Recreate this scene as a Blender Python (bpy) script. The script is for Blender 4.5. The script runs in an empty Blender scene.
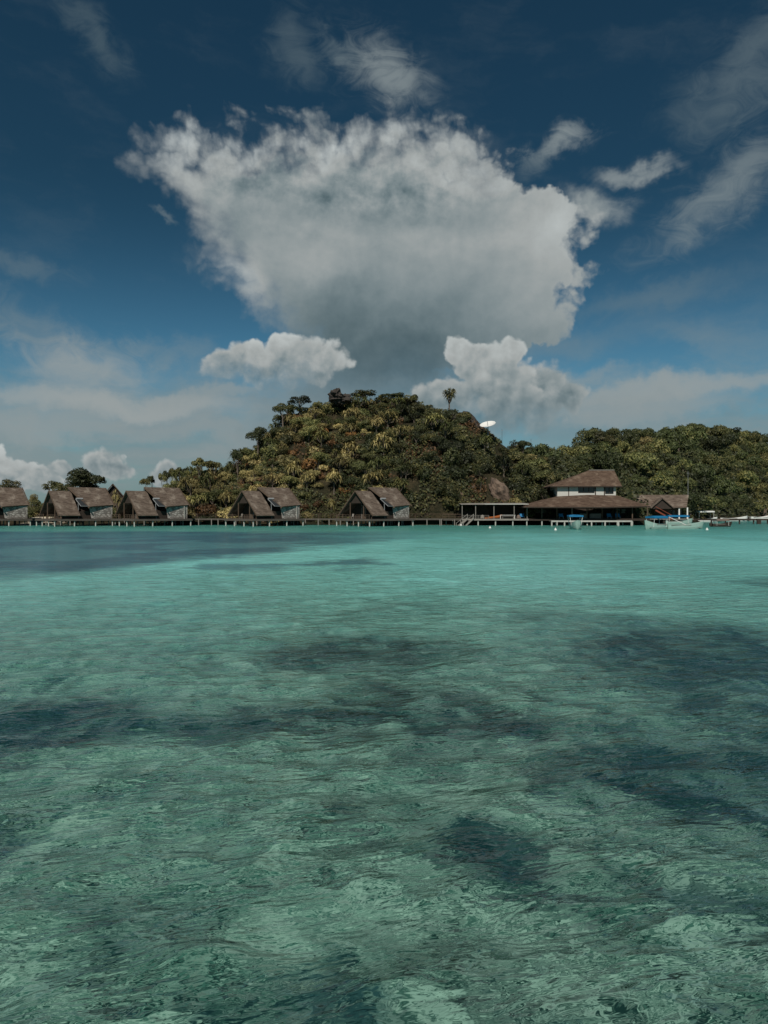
import bpy, math, random
import numpy as np
from mathutils import Vector, Matrix, noise as mnoise

R = math.radians
random.seed(7); rng = np.random.default_rng(7)
sc = bpy.context.scene
col = sc.collection
F, CX, HY, CAMZ = 740.0, 384.0, 511.0, 3.0          # focal length in px, picture centre, horizon row, eye height

# ------------------------------------------------------------------ camera
cam = bpy.data.cameras.new('camera'); camo = bpy.data.objects.new('camera', cam); col.objects.link(camo)
cam.sensor_fit = 'VERTICAL'; cam.sensor_height = 24.0; cam.lens = 24.0 * F / 1024.0
cam.clip_start = 0.1; cam.clip_end = 30000
camo.location = (0, 0, CAMZ); camo.rotation_euler = (R(90), 0, 0); cam.shift_y = -(512 - HY) / 1024.0
sc.camera = camo

# ------------------------------------------------------------------ sun, exposure
SUN = Vector((-0.12, -0.66, 0.68)).normalized()
SUN_EL = math.asin(SUN.z); SUN_AZ = math.atan2(SUN.x, SUN.y)
sl = bpy.data.lights.new('sun', 'SUN'); so = bpy.data.objects.new('sun', sl); col.objects.link(so)
sl.energy = 3.8; sl.angle = R(0.5); sl.color = (1.0, 0.93, 0.82)
so.rotation_euler = (-SUN).to_track_quat('-Z', 'Y').to_euler()
sc.view_settings.view_transform = 'Standard'; sc.view_settings.look = 'None'
sc.view_settings.exposure = 0.0; sc.view_settings.gamma = 1.0
sc.view_settings.use_curve_mapping = False
sc.render.engine = 'CYCLES'
sc.cycles.max_bounces = 6; sc.cycles.transparent_max_bounces = 8
sc.cycles.caustics_reflective = False; sc.cycles.caustics_refractive = False

# ------------------------------------------------------------------ node expression helper
class G:
    """a node tree with arithmetic"""
    def __init__(s, nt, dim=3): s.nt = nt; s.dim = dim
    def node(s, t, **kw):
        n = s.nt.nodes.new(t)
        for k, v in kw.items(): setattr(n, k, v)
        return n
    def put(s, sock, v):
        if isinstance(v, X): s.nt.links.new(v.s, sock)
        elif isinstance(v, bpy.types.NodeSocket): s.nt.links.new(v, sock)
        else: sock.default_value = v
    def m(s, op, *a, clamp=False):
        n = s.node('ShaderNodeMath', operation=op, use_clamp=clamp)
        for i, v in enumerate(a): s.put(n.inputs[i], v)
        return X(s, n.outputs[0])
    def vec(s, x, y, z=0.0):
        if s.dim == 2 and not isinstance(z, X) and z: x = x + z * 37.1; y = y - z * 17.3; z = 0.0
        n = s.node('ShaderNodeCombineXYZ')
        for i, v in enumerate((x, y, z)): s.put(n.inputs[i], v)
        return X(s, n.outputs[0])
    def sep(s, v):
        n = s.node('ShaderNodeSeparateXYZ'); s.put(n.inputs[0], v)
        return [X(s, o) for o in n.outputs]
    def noise(s, v, scale, detail=4, rough=.5, dist=0.0, lac=2.0):
        n = s.node('ShaderNodeTexNoise'); n.noise_dimensions = '%dD' % s.dim; s.put(n.inputs['Vector'], v)
        n.inputs['Scale'].default_value = scale; n.inputs['Detail'].default_value = detail
        n.inputs['Roughness'].default_value = rough; n.inputs['Distortion'].default_value = dist
        n.inputs['Lacunarity'].default_value = lac
        return X(s, n.outputs['Fac'])
    def voro(s, v, scale, detail=0, rough=.5, feature='SMOOTH_F1', out='Distance', smooth=.6, rand=1.0):
        n = s.node('ShaderNodeTexVoronoi', feature=feature); n.voronoi_dimensions = '%dD' % s.dim; s.put(n.inputs['Vector'], v)
        n.inputs['Scale'].default_value = scale; n.inputs['Detail'].default_value = detail
        n.inputs['Roughness'].default_value = rough; n.inputs['Randomness'].default_value = rand
        if feature == 'SMOOTH_F1': n.inputs['Smoothness'].default_value = smooth
        return X(s, n.outputs[out])
    def sstep(s, lo, hi, v, a=0.0, b=1.0):
        n = s.node('ShaderNodeMapRange', interpolation_type='SMOOTHSTEP')
        for k, w in (('Value', v), ('From Min', lo), ('From Max', hi), ('To Min', a), ('To Max', b)): s.put(n.inputs[k], w)
        return X(s, n.outputs[0])
    def lin(s, lo, hi, v, a=0.0, b=1.0):
        n = s.node('ShaderNodeMapRange'); n.clamp = True
        for k, w in (('Value', v), ('From Min', lo), ('From Max', hi), ('To Min', a), ('To Max', b)): s.put(n.inputs[k], w)
        return X(s, n.outputs[0])
    def mix(s, f, a, b, mode='MIX'):
        n = s.node('ShaderNodeMix', data_type='RGBA', blend_type=mode)
        s.put(n.inputs[0], f)
        for i, v in ((6, a), (7, b)):
            if isinstance(v, (tuple, list)) and len(v) == 3: v = (*v, 1)
            s.put(n.inputs[i], v)
        return X(s, n.outputs[2])
    def curve(s, v, pts):
        n = s.node('ShaderNodeFloatCurve'); s.put(n.inputs['Value'], v)
        c = n.mapping.curves[0]
        while len(c.points) < len(pts): c.points.new(.5, .5)
        for p, q in zip(c.points, pts): p.location = q; p.handle_type = 'AUTO_CLAMPED'
        n.mapping.update(); return X(s, n.outputs[0])
    def ramp(s, v, pts):
        n = s.node('ShaderNodeValToRGB'); s.put(n.inputs[0], v); cr = n.color_ramp
        while len(cr.elements) < len(pts): cr.elements.new(.5)
        for e, (p, c) in zip(cr.elements, pts): e.position = p; e.color = (*c, 1)
        return X(s, n.outputs[0])
class X:
    def __init__(s, g, so): s.g = g; s.s = so
    def __add__(s, o): return s.g.m('ADD', s, o)
    __radd__ = __add__
    def __mul__(s, o): return s.g.m('MULTIPLY', s, o)
    __rmul__ = __mul__
    def __sub__(s, o): return s.g.m('SUBTRACT', s, o)
    def __rsub__(s, o): return s.g.m('SUBTRACT', o, s)
    def __truediv__(s, o): return s.g.m('DIVIDE', s, o)

# ------------------------------------------------------------------ world: sky with clouds
w = bpy.data.worlds.new('World'); sc.world = w; w.use_nodes = True
nt = w.node_tree; nt.nodes.clear(); g = G(nt, 2)
wo = g.node('ShaderNodeOutputWorld'); bg = g.node('ShaderNodeBackground'); nt.links.new(bg.outputs[0], wo.inputs[0])
STR = 0.1; bg.inputs[1].default_value = STR
sky = g.node('ShaderNodeTexSky', sky_type='NISHITA'); sky.sun_disc = False
sky.sun_elevation = SUN_EL; sky.sun_rotation = SUN_AZ; sky.altitude = 0; sky.air_density = 1.0; sky.dust_density = 0.6; sky.ozone_density = 3.0
dx, dy, dz = g.sep(g.node('ShaderNodeTexCoord').outputs['Generated'])
hl = g.m('SQRT', dx * dx + dy * dy) + 1e-4
AZ = g.m('ARCTAN2', dx, dy) * F            # azimuth and elevation, in 1/740 radians
EL = dz / hl * F
def P(px, py):
    u = (px - CX) / F; a = math.atan(u); return a * F, (HY - py) * math.cos(a)
# fbm warps
v0 = g.vec(AZ, EL)
wx = (g.noise(v0, .012, 5, .62) - .5); wy = (g.noise(g.vec(AZ, EL, 91.), .012, 5, .62) - .5)
AX = AZ + wx * 60.; AY = EL + wy * 60.
def ell(px, py, rx, ry, rot=0, x=None, y=None):
    cx, cy = P(px, py); x = (AX if x is None else x) - cx; y = (AY if y is None else y) - cy
    if rot:
        c, s_ = math.cos(R(rot)), math.sin(R(rot)); x, y = x * c + y * s_, y * c - x * s_
    a = x * (1 / rx); b = y * (1 / ry)
    return 1.0 - g.m('SQRT', a * a + b * b)
def smax(*f):
    o = f[0]
    for q in f[1:]: o = g.m('SMOOTH_MAX', o, q, .07)
    return o
def gauss(px, py, rx, ry, rot=0, x=None, y=None):
    e = 1.0 - ell(px, py, rx, ry, rot, x, y); return g.m('EXPONENT', e * e * -1.0)
WT = (.93, 1.0, .99); GR = (.56, .88, 1.0)
# clear sky, a polarised deep teal blue
skc = g.mix(1.0, sky.outputs[0], g.mix(g.sstep(-20., 330., EL), (.36, .66, .69), (.108, .238, .250)), 'MULTIPLY')
hsv = g.node('ShaderNodeHueSaturation'); hsv.inputs['Saturation'].default_value = 1.0; nt.links.new(skc.s, hsv.inputs['Color']); cur = X(g, hsv.outputs[0])
def layer(cur, dens, lum, tint=None):
    t = g.lin(.12, .38, lum)
    c = g.mix(t, GR, WT)
    vv = g.node('ShaderNodeVectorMath', operation='SCALE'); nt.links.new(c.s, vv.inputs[0]); g.put(vv.inputs['Scale'], lum * (1 / STR))
    return g.mix(dens, cur, vv.outputs[0])
# thin high veils: stretched noise
vs = g.vec(AZ * .45 + wx * 30., EL + wy * 30. + AZ * .12)
st = g.noise(vs, .016, 7, .62)
st2 = g.noise(g.vec(AZ * .55 + EL * .25, EL * 1.1 - AZ * .35, 33.), .012, 7, .62, 1.2)
low = g.sstep(*[P(384, 300)[1], P(384, 440)[1]], EL)
veil = g.sstep(.48, .80, st + low * .20) * (0.06 + low * .50)
cur = layer(cur, veil, .30 - low * .03)
# broad pale bands near the horizon
hor = g.sstep(170., 20., EL + wy * 50.)
band = g.noise(g.vec(AZ * .20 + wx * 20., EL * 1.5 + wy * 18. - AZ * .04, 21.), .016, 7, .60)
cur = layer(cur, hor * .50, .20 + (st2 - .5) * .10)
cur = layer(cur, hor * g.sstep(.42, .68, band) * .75, .29 + (st - .5) * .16)
# wisps at places of their own
def wisp(px, py, rx, ry, rot, amt, lum, src=None, lo=.36, hi=.78):
    m_ = gauss(px, py, rx, ry, rot)
    s_ = g.sstep(lo, hi, (st2 if src is None else src) * .55 + m_ * .42)
    return s_ * m_ * amt, lum
fine = g.noise(g.vec(AZ, EL * 1.5, 5.), .030, 8, .66, .8)
for a in [(75, 358, 75, 30, -6, .62, .36, fine), (15, 320, 90, 34, -18, .38, .26, fine), (130, 410, 190, 28, -2, .50, .30), (245, 405, 130, 26, 0, .40, .27),
          (720, 195, 95, 34, 38, .62, .29, fine), (640, 172, 46, 11, -4, .80, .33), (566, 142, 44, 16, 14, .75, .32, fine), (532, 165, 34, 18, 40, .4, .26, fine),
          (598, 204, 44, 17, -8, .85, .33), (756, 60, 40, 80, -22, .38, .24, fine), (700, 110, 46, 44, 40, .25, .22, fine), (94, 40, 60, 22, -45, .34, .20, fine),
          (390, 70, 60, 40, -50, .72, .31, fine), (300, 45, 50, 36, -50, .32, .22, fine), (345, 50, 46, 16, -55, .40, .24, fine),
          (640, 300, 120, 18, 6, .36, .24), (700, 330, 110, 24, -8, .30, .26), (660, 395, 170, 22, 3, .66, .32), (600, 375, 80, 10, -4, .55, .31), (540, 345, 110, 26, 0, .45, .25),
          (110, 402, 150, 16, -2, .85, .36, band, .34, .62), (30, 425, 90, 16, 0, .7, .33, band, .34, .62), (190, 432, 110, 14, 0, .7, .31, band, .34, .62), (215, 395, 80, 10, 8, .6, .32, band, .34, .6), (690, 388, 130, 14, 4, .75, .34, band, .34, .62), (640, 412, 110, 16, 0, .7, .32, band, .34, .62), (75, 372, 60, 16, 0, .5, .34, band, .34, .6),
          (150, 350, 110, 14, -3, .30, .28, fine), (20, 265, 60, 14, -8, .30, .24, fine), (165, 222, 22, 5, -10, .4, .26, fine)]:
    d, l = wisp(*a); cur = layer(cur, d, l)
# the great cloud: left and right outline as functions of height
y0, y1 = P(384, 450)[1], P(384, 60)[1]; yn = (AY - y0) * (1 / (y1 - y0))
def outline(pts, scale=800.):
    q = []
    for (px, py) in pts:
        cx, cy = P(px, py); q.append(((cy - y0) / (y1 - y0), (cx + 400) / scale))
    q.sort(); return g.curve(yn, q) * scale - 400.
Lx = outline([(330, 100), (292, 108), (165, 120), (146, 136), (142, 160), (152, 184), (184, 212), (208, 238), (210, 268), (226, 294), (262, 320), (282, 345), (262, 385), (225, 420), (200, 450)])
Rx = outline([(360, 100), (410, 104), (462, 112), (502, 128), (512, 150), (514, 178), (545, 196), (588, 206), (598, 226), (584, 250), (604, 270), (582, 292), (586, 315), (570, 336), (525, 350), (475, 374), (470, 410), (470, 450)])
billow = g.voro(g.vec(AZ + wx * 40., EL + wy * 40.), .030, 2, .6, 'F1')
fb = g.noise(v0, .017, 8, .56)
streak = g.noise(g.vec(AZ * 1.0 + EL * .22, EL * .22, 7.), .055, 5, .6)
OX = AZ + wx * 38.
edge = g.m('SMOOTH_MIN', OX - Lx, Rx - OX, 20.)
top = (P(384, 112)[1] + (streak - .5) * 34.) - EL + g.m('MINIMUM', AZ + 60., 0.0) * .20 + (billow - .45) * -18.
edge = g.m('SMOOTH_MIN', edge, top * 1.0, 12.)
edge = edge + (.45 - billow) * 26. + (fb - .5) * 62. + 3.
soft = g.sstep(-22., 44., edge); hard = g.sstep(-6., 16., edge)
rs = g.sstep(60., 140., AZ)
cd = soft + (hard - soft) * rs
bot = g.sstep(P(384, 425)[1], P(384, 330)[1], EL + wy * 40.)
cd = cd * (bot * .30 + .68) * g.sstep(-10., 90., EL)
fb2 = g.noise(g.vec(AZ - 7., EL + 11.), .017, 8, .56)
em = (fb - fb2)
hf = g.noise(g.vec(AZ + wx * 50., EL * 1.4 + wy * 60., 17.), .022, 7, .58)
lum = .272 + gauss(180, 165, 60, 45) * .15 + gauss(262, 140, 110, 26, -2) * .15 + gauss(455, 152, 62, 46) * .13 + gauss(300, 248, 95, 42, 8) * .085 \
    + gauss(470, 232, 90, 50) * .07 + gauss(562, 228, 40, 42) * .14 + gauss(540, 300, 55, 44) * .06 + gauss(232, 280, 18, 44, 35) * .14 \
    + gauss(372, 128, 60, 24) * .08 - gauss(385, 200, 110, 28, -4) * .045 - gauss(240, 178, 60, 16, 6) * .05 - gauss(390, 355, 130, 52) * .125 - gauss(330, 300, 40, 30) * .05 - gauss(230, 232, 22, 22) * .06
upper = g.sstep(P(384, 290)[1], P(384, 200)[1], EL)
bandm = g.sstep(.15, .6, gauss(330, 165, 170, 46, -3))
lum = lum + em * (.10 + upper * .10 + bandm * .34) + (hf - .5) * (.05 + upper * .06 + bandm * .12)
rim = g.sstep(45., 5., edge) * .03
cur = layer(cur, cd, lum + rim)
# crisp cumulus towers
def cumulus(cur, es, ybase, ytop, bright, dark, hardness, fade, sd, bl=.034):
    bx = g.vec(AZ + wx * 25., EL + wy * 25., sd)
    b = g.voro(bx, bl, 2, .5, 'F1'); n_ = g.noise(g.vec(AZ, EL, sd), .05, 7, .6)
    b2 = g.voro(g.vec(AZ + wx * 25. - 4., EL + wy * 25. + 6., sd), bl, 2, .5, 'F1')
    xs = AZ + wx * 16.; ys_ = EL + wy * 16.
    f = smax(*[ell(*e, x=xs, y=ys_) for e in es])
    f = f + (.42 - b) * .46 + (n_ - .5) * .34
    d = g.sstep(-hardness, hardness, f)
    yb, yt = P(384, ybase)[1], P(384, ytop)[1]
    t = g.lin(yb, yt, EL + (n_ - .5) * 30.)
    d = d * g.sstep(yb - fade * .2, yb + fade, EL + wy * 40. + (n_ - .5) * 30.)
    l = dark + (t * (bright - dark)) + (b2 - b) * .12 + (n_ - .5) * .12 + g.sstep(.34, .0, f) * .05
    return layer(cur, d, l)
cur = cumulus(cur, [(226, 366, 24, 16), (250, 356, 22, 20), (284, 352, 26, 22), (314, 360, 40, 26), (268, 368, 56, 22)], 396, 336, .43, .22, .13, 40, 3.)
cur = cumulus(cur, [(545, 392, 34, 30), (520, 402, 50, 40), (572, 396, 18, 20)], 450, 366, .32, .18, .13, 60, 11.)
cur = cumulus(cur, [(457, 350, 20, 19), (476, 366, 30, 28), (512, 353, 15, 18), (502, 372, 26, 30), (484, 356, 28, 22), (494, 380, 44, 34), (490, 398, 56, 46), (450, 405, 46, 36)], 446, 338, .43, .16, .12, 60, 5.)
cur = cumulus(cur, [(12, 474, 26, 20), (38, 478, 26, 14), (-30, 468, 40, 26)], 500, 456, .44, .26, .10, 16, 8., .05)
cur = cumulus(cur, [(104, 464, 20, 15), (118, 470, 18, 10), (60, 468, 12, 9)], 486, 450, .37, .26, .16, 14, 9., .05)
cur = cumulus(cur, [(164, 476, 16, 14)], 496, 456, .34, .26, .16, 14, 10., .05)
nt.links.new(cur.s, bg.inputs[0])
w.cycles.sampling_method = 'MANUAL'; w.cycles.sample_map_resolution = 512

# ------------------------------------------------------------------ materials
def mat(name, build, disp=None):
    m = bpy.data.materials.new(name); m.use_nodes = True; g_ = G(m.node_tree)
    p = m.node_tree.nodes['Principled BSDF']
    if name == 'sea_water': g_.dim = 2
    build(g_, p); return m
def bump(g_, p, h, strength, dist=.05):
    b = g_.node('ShaderNodeBump'); g_.put(b.inputs['Height'], h); b.inputs['Strength'].default_value = strength
    b.inputs['Distance'].default_value = dist; g_.nt.links.new(b.outputs[0], p.inputs['Normal']); return b
def OBJ(g_): return g_.node('ShaderNodeTexCoord').outputs['Object']
def simple(name, c, rough=.8, var=.25, scale=3., spec=.3):
    def f(g_, p):
        o = OBJ(g_); n_ = g_.noise(o, scale, 5, .6)
        g_.put(p.inputs['Base Color'], g_.mix(n_, tuple(x * (1 - var) for x in c), tuple(min(1, x * (1 + var)) for x in c)))
        p.inputs['Roughness'].default_value = rough; p.inputs['Specular IOR Level'].default_value = spec
        bump(g_, p, n_, .3, .03)
    return mat(name, f)
def roofmat(name, c1, c2, c3, zf=4.5):
    def f(g_, p):
        o = OBJ(g_); x, y, z = g_.sep(o)
        row = g_.m('FRACT', z * zf + g_.noise(o, 1.2, 3) * .5)
        cell = g_.noise(g_.vec(x * .8, y * .8, z * 5.), 1.2, 5, .75)
        blot = g_.noise(o, .55, 5, .6)
        c = g_.mix(g_.sstep(.35, .68, cell), c1, c2); c = g_.mix(g_.sstep(.50, .72, blot), c, c3)
        c = g_.mix(g_.sstep(.35, .0, row) * .7, c, tuple(q * .35 for q in c1))
        g_.put(p.inputs['Base Color'], c); p.inputs['Roughness'].default_value = .95; p.inputs['Specular IOR Level'].default_value = .15
        bump(g_, p, row * .6 + cell, .7, .08)
    return mat(name, f)
M_ROOF = roofmat('thatch_roof', (.080, .060, .048), (.19, .148, .120), (.28, .235, .195))
M_ROOF2 = roofmat('shingle_roof', (.070, .045, .033), (.145, .100, .074), (.19, .14, .105), 5.)
def wallmat(g_, p):
    o = OBJ(g_); x, y, z = g_.sep(o)
    v = g_.vec(x * 1., y * 1., z * 1.9)
    c = g_.voro(v, 1.9, 0, .5, 'F1', 'Color'); cc = g_.sep(c)[0]; d = g_.voro(v, 1.9, 0, .5, 'DISTANCE_TO_EDGE')
    k = g_.mix(g_.sstep(.2, .9, cc), (.16, .15, .145), (.50, .48, .45))
    k = g_.mix(g_.sstep(.10, .02, d), k, (.07, .065, .06))
    k = g_.mix(g_.noise(o, 1.1, 5, .6) * .5, k, (.25, .22, .19))
    g_.put(p.inputs['Base Color'], k); p.inputs['Roughness'].default_value = .95; bump(g_, p, d, .6, .06)
M_WALL = mat('bark_panel_wall', wallmat)
M_WOODD = simple('dark_wood', (.040, .030, .024), .85, .4)
M_WOODB = simple('brown_wood', (.10, .070, .050), .85, .35)
M_WOODG = simple('grey_wood', (.24, .22, .20), .9, .35, 2.)
M_PLANK = simple('weathered_plank', (.105, .090, .078), .9, .4, 2.)
M_POST = simple('pale_post', (.42, .42, .39), .9, .35, 1.5)
M_WHITE = simple('white_plaster', (.52, .51, .48), .9, .10, .6)
M_WPAINT = simple('white_paint', (.72, .72, .70), .5, .08)
M_MINT = simple('mint_paint', (.30, .43, .39), .45, .15)
M_BLUE = simple('blue_canvas', (.012, .16, .34), .6, .12)
M_GLASS = simple('dark_glass', (.012, .016, .02), .12, .1, 1., .6)
M_PANEL = simple('dark_panel', (.03, .033, .036), .5, .2)
M_DARK = simple('shaded_interior', (.020, .018, .016), .9, .3)
M_ORANGE = simple('orange_plastic', (.42, .13, .04), .6, .15)
M_RED = simple('red_brown_paint', (.22, .06, .035), .7, .2)
M_METAL = simple('grey_metal', (.30, .31, .32), .45, .15)
M_TARP = simple('faded_brown_tarp', (.17, .13, .11), .85, .2)
M_BARK = simple('bark', (.13, .105, .085), .95, .35, 4.)
M_ROCKD = simple('dark_rock', (.050, .043, .038), .95, .5, 1.)
def rocktan(g_, p):
    o = OBJ(g_); x, y, z = g_.sep(o); n_ = g_.noise(g_.vec(x, y, z * .35), .9, 6, .65)
    g_.put(p.inputs['Base Color'], g_.ramp(n_, [(.3, (.045, .036, .030)), (.5, (.13, .090, .066)), (.7, (.21, .155, .12))]))
    p.inputs['Roughness'].default_value = .95; bump(g_, p, n_, 1., .4)
M_ROCKT = mat('tan_rock', rocktan)
M_SAND = simple('beach_sand', (.52, .46, .36), .95, .1, .5)
def skin(c): return simple('skin', c, .6, .05)
def leafmat(name, ca, cb, cc, trans=.2):
    def f(g_, p):
        geo = g_.node('ShaderNodeNewGeometry'); oi = g_.node('ShaderNodeObjectInfo'); o = OBJ(g_)
        n_ = g_.noise(o, 1.6, 2, .6)
        r = X(g_, oi.outputs['Random']); isl = X(g_, geo.outputs['Random Per Island'])
        t = n_ * .9 - .45 + isl * .6 + r * .3
        c = g_.mix(g_.lin(.0, .55, t), ca, cb); c = g_.mix(g_.sstep(.55, .95, t + (r - .5) * .5), c, cc)
        k = g_.lin(0., 1., g_.m('FRACT', r * 7.31), .55, 1.25)
        vv = g_.node('ShaderNodeVectorMath', operation='SCALE'); g_.put(vv.inputs[0], c); g_.put(vv.inputs['Scale'], k)
        g_.put(p.inputs['Base Color'], vv.outputs[0]); p.inputs['Roughness'].default_value = .6; p.inputs['Specular IOR Level'].default_value = .35
        tr = g_.node('ShaderNodeBsdfTranslucent'); g_.put(tr.inputs[0], vv.outputs[0])
        mx = g_.node('ShaderNodeMixShader'); mx.inputs[0].default_value = trans
        g_.nt.links.new(p.outputs[0], mx.inputs[1]); g_.nt.links.new(tr.outputs[0], mx.inputs[2])
        g_.nt.links.new(mx.outputs[0], g_.nt.nodes['Material Output'].inputs[0])
    return mat(name, f)
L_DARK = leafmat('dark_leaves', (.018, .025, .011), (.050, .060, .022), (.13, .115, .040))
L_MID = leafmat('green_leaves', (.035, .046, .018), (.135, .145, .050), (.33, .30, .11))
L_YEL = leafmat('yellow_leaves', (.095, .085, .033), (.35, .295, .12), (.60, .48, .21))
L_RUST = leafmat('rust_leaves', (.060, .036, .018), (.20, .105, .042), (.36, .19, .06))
L_FAR = leafmat('forest_leaves', (.026, .040, .015), (.088, .108, .036), (.22, .205, .070))

# ------------------------------------------------------------------ mesh helpers
def tag(o, label=None, cat=None, group=None, kind=None):
    for k, v in (('label', label), ('category', cat), ('group', group), ('kind', kind)):
        if v: o[k] = v
    return o
def link(name, me, m, parent=None, loc=None):
    o = bpy.data.objects.new(name, me); col.objects.link(o)
    if m is not None and not me.materials: me.materials.append(m)
    if parent is not None: o.parent = parent
    if loc is not None: o.location = loc
    return o
def empty(name, loc, rz=0, label=None, cat=None, group=None):
    o = bpy.data.objects.new(name, None); col.objects.link(o); o.location = loc; o.rotation_euler = (0, 0, rz)
    o.empty_display_size = .3; return tag(o, label, cat, group)
class MB:
    def __init__(s): s.v = []; s.f = []
    def add(s, vs, fs):
        b = len(s.v); s.v += [tuple(v) for v in vs]; s.f += [tuple(i + b for i in f) for f in fs]; return s
    def box(s, c, d, rz=0):
        cx, cy, cz = c; a, b, h = (q / 2 for q in d); cr, sr = math.cos(rz), math.sin(rz); vs = []
        for z in (-h, h):
            for x, y in ((-a, -b), (a, -b), (a, b), (-a, b)): vs.append((cx + x * cr - y * sr, cy + x * sr + y * cr, cz + z))
        return s.add(vs, [(3, 2, 1, 0), (4, 5, 6, 7), (0, 1, 5, 4), (1, 2, 6, 5), (2, 3, 7, 6), (3, 0, 4, 7)])
    def slab(s, pts, t):
        """a plate: polygon of 3-D points thickened by t against its normal"""
        P_ = [Vector(p) for p in pts]; n = (P_[1] - P_[0]).cross(P_[2] - P_[0]).normalized(); k = len(P_)
        vs = P_ + [p - n * t for p in P_]
        fs = [tuple(range(k)), tuple(range(2 * k - 1, k - 1, -1))] + [(i, i + k, (i + 1) % k + k, (i + 1) % k) for i in range(k)]
        return s.add(vs, fs)
    def beam(s, a, b, w_, h=None):
        a, b = Vector(a), Vector(b); h = h or w_; d = (b - a).normalized()
        up = Vector((0, 0, 1)) if abs(d.z) < .95 else Vector((0, 1, 0)); sx = d.cross(up).normalized() * w_ / 2; sy = sx.cross(d).normalized() * h / 2
        vs = [p + q for p in (a, b) for q in (-sx - sy, sx - sy, sx + sy, -sx + sy)]
        return s.add(vs, [(3, 2, 1, 0), (4, 5, 6, 7), (0, 1, 5, 4), (1, 2, 6, 5), (2, 3, 7, 6), (3, 0, 4, 7)])
    def tube(s, pts, rs, n=8):
        pts = [Vector(p) for p in pts]; b = []
        for i, p in enumerate(pts):
            d = (pts[min(i + 1, len(pts) - 1)] - pts[max(i - 1, 0)]).normalized()
            up = Vector((1, 0, 0)) if abs(d.x) < .9 else Vector((0, 1, 0)); u = d.cross(up).normalized(); v = d.cross(u)
            r = rs[i] if isinstance(rs, (list, tuple)) else rs
            b.append([p + (u * math.cos(t) + v * math.sin(t)) * r for t in [2 * math.pi * k / n for k in range(n)]])
        vs = [q for ring in b for q in ring]; fs = []
        for i in range(len(pts) - 1):
            for k in range(n): fs.append((i * n + k, i * n + (k + 1) % n, (i + 1) * n + (k + 1) % n, (i + 1) * n + k))
        fs.append(tuple(range(n - 1, -1, -1))); fs.append(tuple((len(pts) - 1) * n + k for k in range(n)))
        return s.add(vs, fs)
    def mesh(s, name):
        me = bpy.data.meshes.new(name); me.from_pydata(s.v, [], s.f); me.update(); return me
    def build(s, name, m, parent=None, loc=None): return link(name, s.mesh(name), m, parent, loc)
def np_quads(name, V, m, parent=None, loc=None, smooth=False):
    """V: (n,4,3) loose quads"""
    n = len(V); me = bpy.data.meshes.new(name)
    me.vertices.add(4 * n); me.vertices.foreach_set('co', V.reshape(-1).astype(np.float32))
    me.loops.add(4 * n); me.loops.foreach_set('vertex_index', np.arange(4 * n, dtype=np.int32))
    me.polygons.add(n); me.polygons.foreach_set('loop_start', np.arange(0, 4 * n, 4, dtype=np.int32))
    me.update(calc_edges=True); me.validate()
    me.materials.append(m)
    return me
def at(px, py, Y): return Vector(((px - CX) / F * Y, Y, CAMZ + (HY - py) / F * Y))
def fxy(px, Y): return (px - CX) / F * Y

# ------------------------------------------------------------------ water
def wavefield(Xg, Yg, S):
    H = np.zeros_like(Xg); r = np.random.default_rng(3)
    n = 70; lam = 0.16 * (16 ** (np.arange(n) / (n - 1.0)))
    main = R(108)          # heading of the wind ripples
    for i, L in enumerate(lam):
        th = main + r.normal(0, .55); k = 2 * math.pi / L; ph = r.uniform(0, 6.28)
        a = 0.0048 * L ** .70 * r.uniform(.6, 1.4)
        att = np.clip((L / S - 2.5) / 3.0, 0, 1)
        if att.max() <= 0: continue
        q = k * (Xg * math.cos(th) + Yg * math.sin(th)) + ph
        # bend the crests so they never run straight for long
        q = q + 1.3 * np.sin(Xg * .9 / (L + .4) + ph * 3) + 1.1 * np.sin(Yg * .7 / (L + .5) + ph * 5)
        H += a * att * (1 - 2 * np.abs(np.sin(q / 2)) ** 1.0 * .8 + np.sin(q) * .15)
    return H
def make_water():
    nx, ny = 620, 980; a = 3.2
    ux = np.linspace(-math.asinh(9000 / a), math.asinh(9000 / a), nx); x = a * np.sinh(ux)
    y = np.concatenate([np.array([-6000., -1500., -400., -120., -40., -15., -6., -2.]), a * np.sinh(np.linspace(0, math.asinh(9000 / a), ny))])
    Xg, Yg = np.meshgrid(x, y); S = np.maximum(np.gradient(x)[None, :] * np.ones_like(Yg), np.gradient(y)[:, None] * np.ones_like(Xg))
    Z = wavefield(Xg, Yg, S)
    V = np.stack([Xg, Yg, Z], -1).reshape(-1, 3).astype(np.float32)
    r, c = Xg.shape; i = np.arange(r * c).reshape(r, c)
    Fq = np.stack([i[:-1, :-1], i[:-1, 1:], i[1:, 1:], i[1:, :-1]], -1).reshape(-1, 4).astype(np.int32)
    me = bpy.data.meshes.new('water'); me.vertices.add(len(V)); me.vertices.foreach_set('co', V.reshape(-1))
    me.loops.add(Fq.size); me.loops.foreach_set('vertex_index', Fq.reshape(-1))
    me.polygons.add(len(Fq)); me.polygons.foreach_set('loop_start', np.arange(0, Fq.size, 4, dtype=np.int32))
    me.update(calc_edges=True); me.polygons.foreach_set('use_smooth', np.ones(len(Fq), dtype=bool))
    return me
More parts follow.
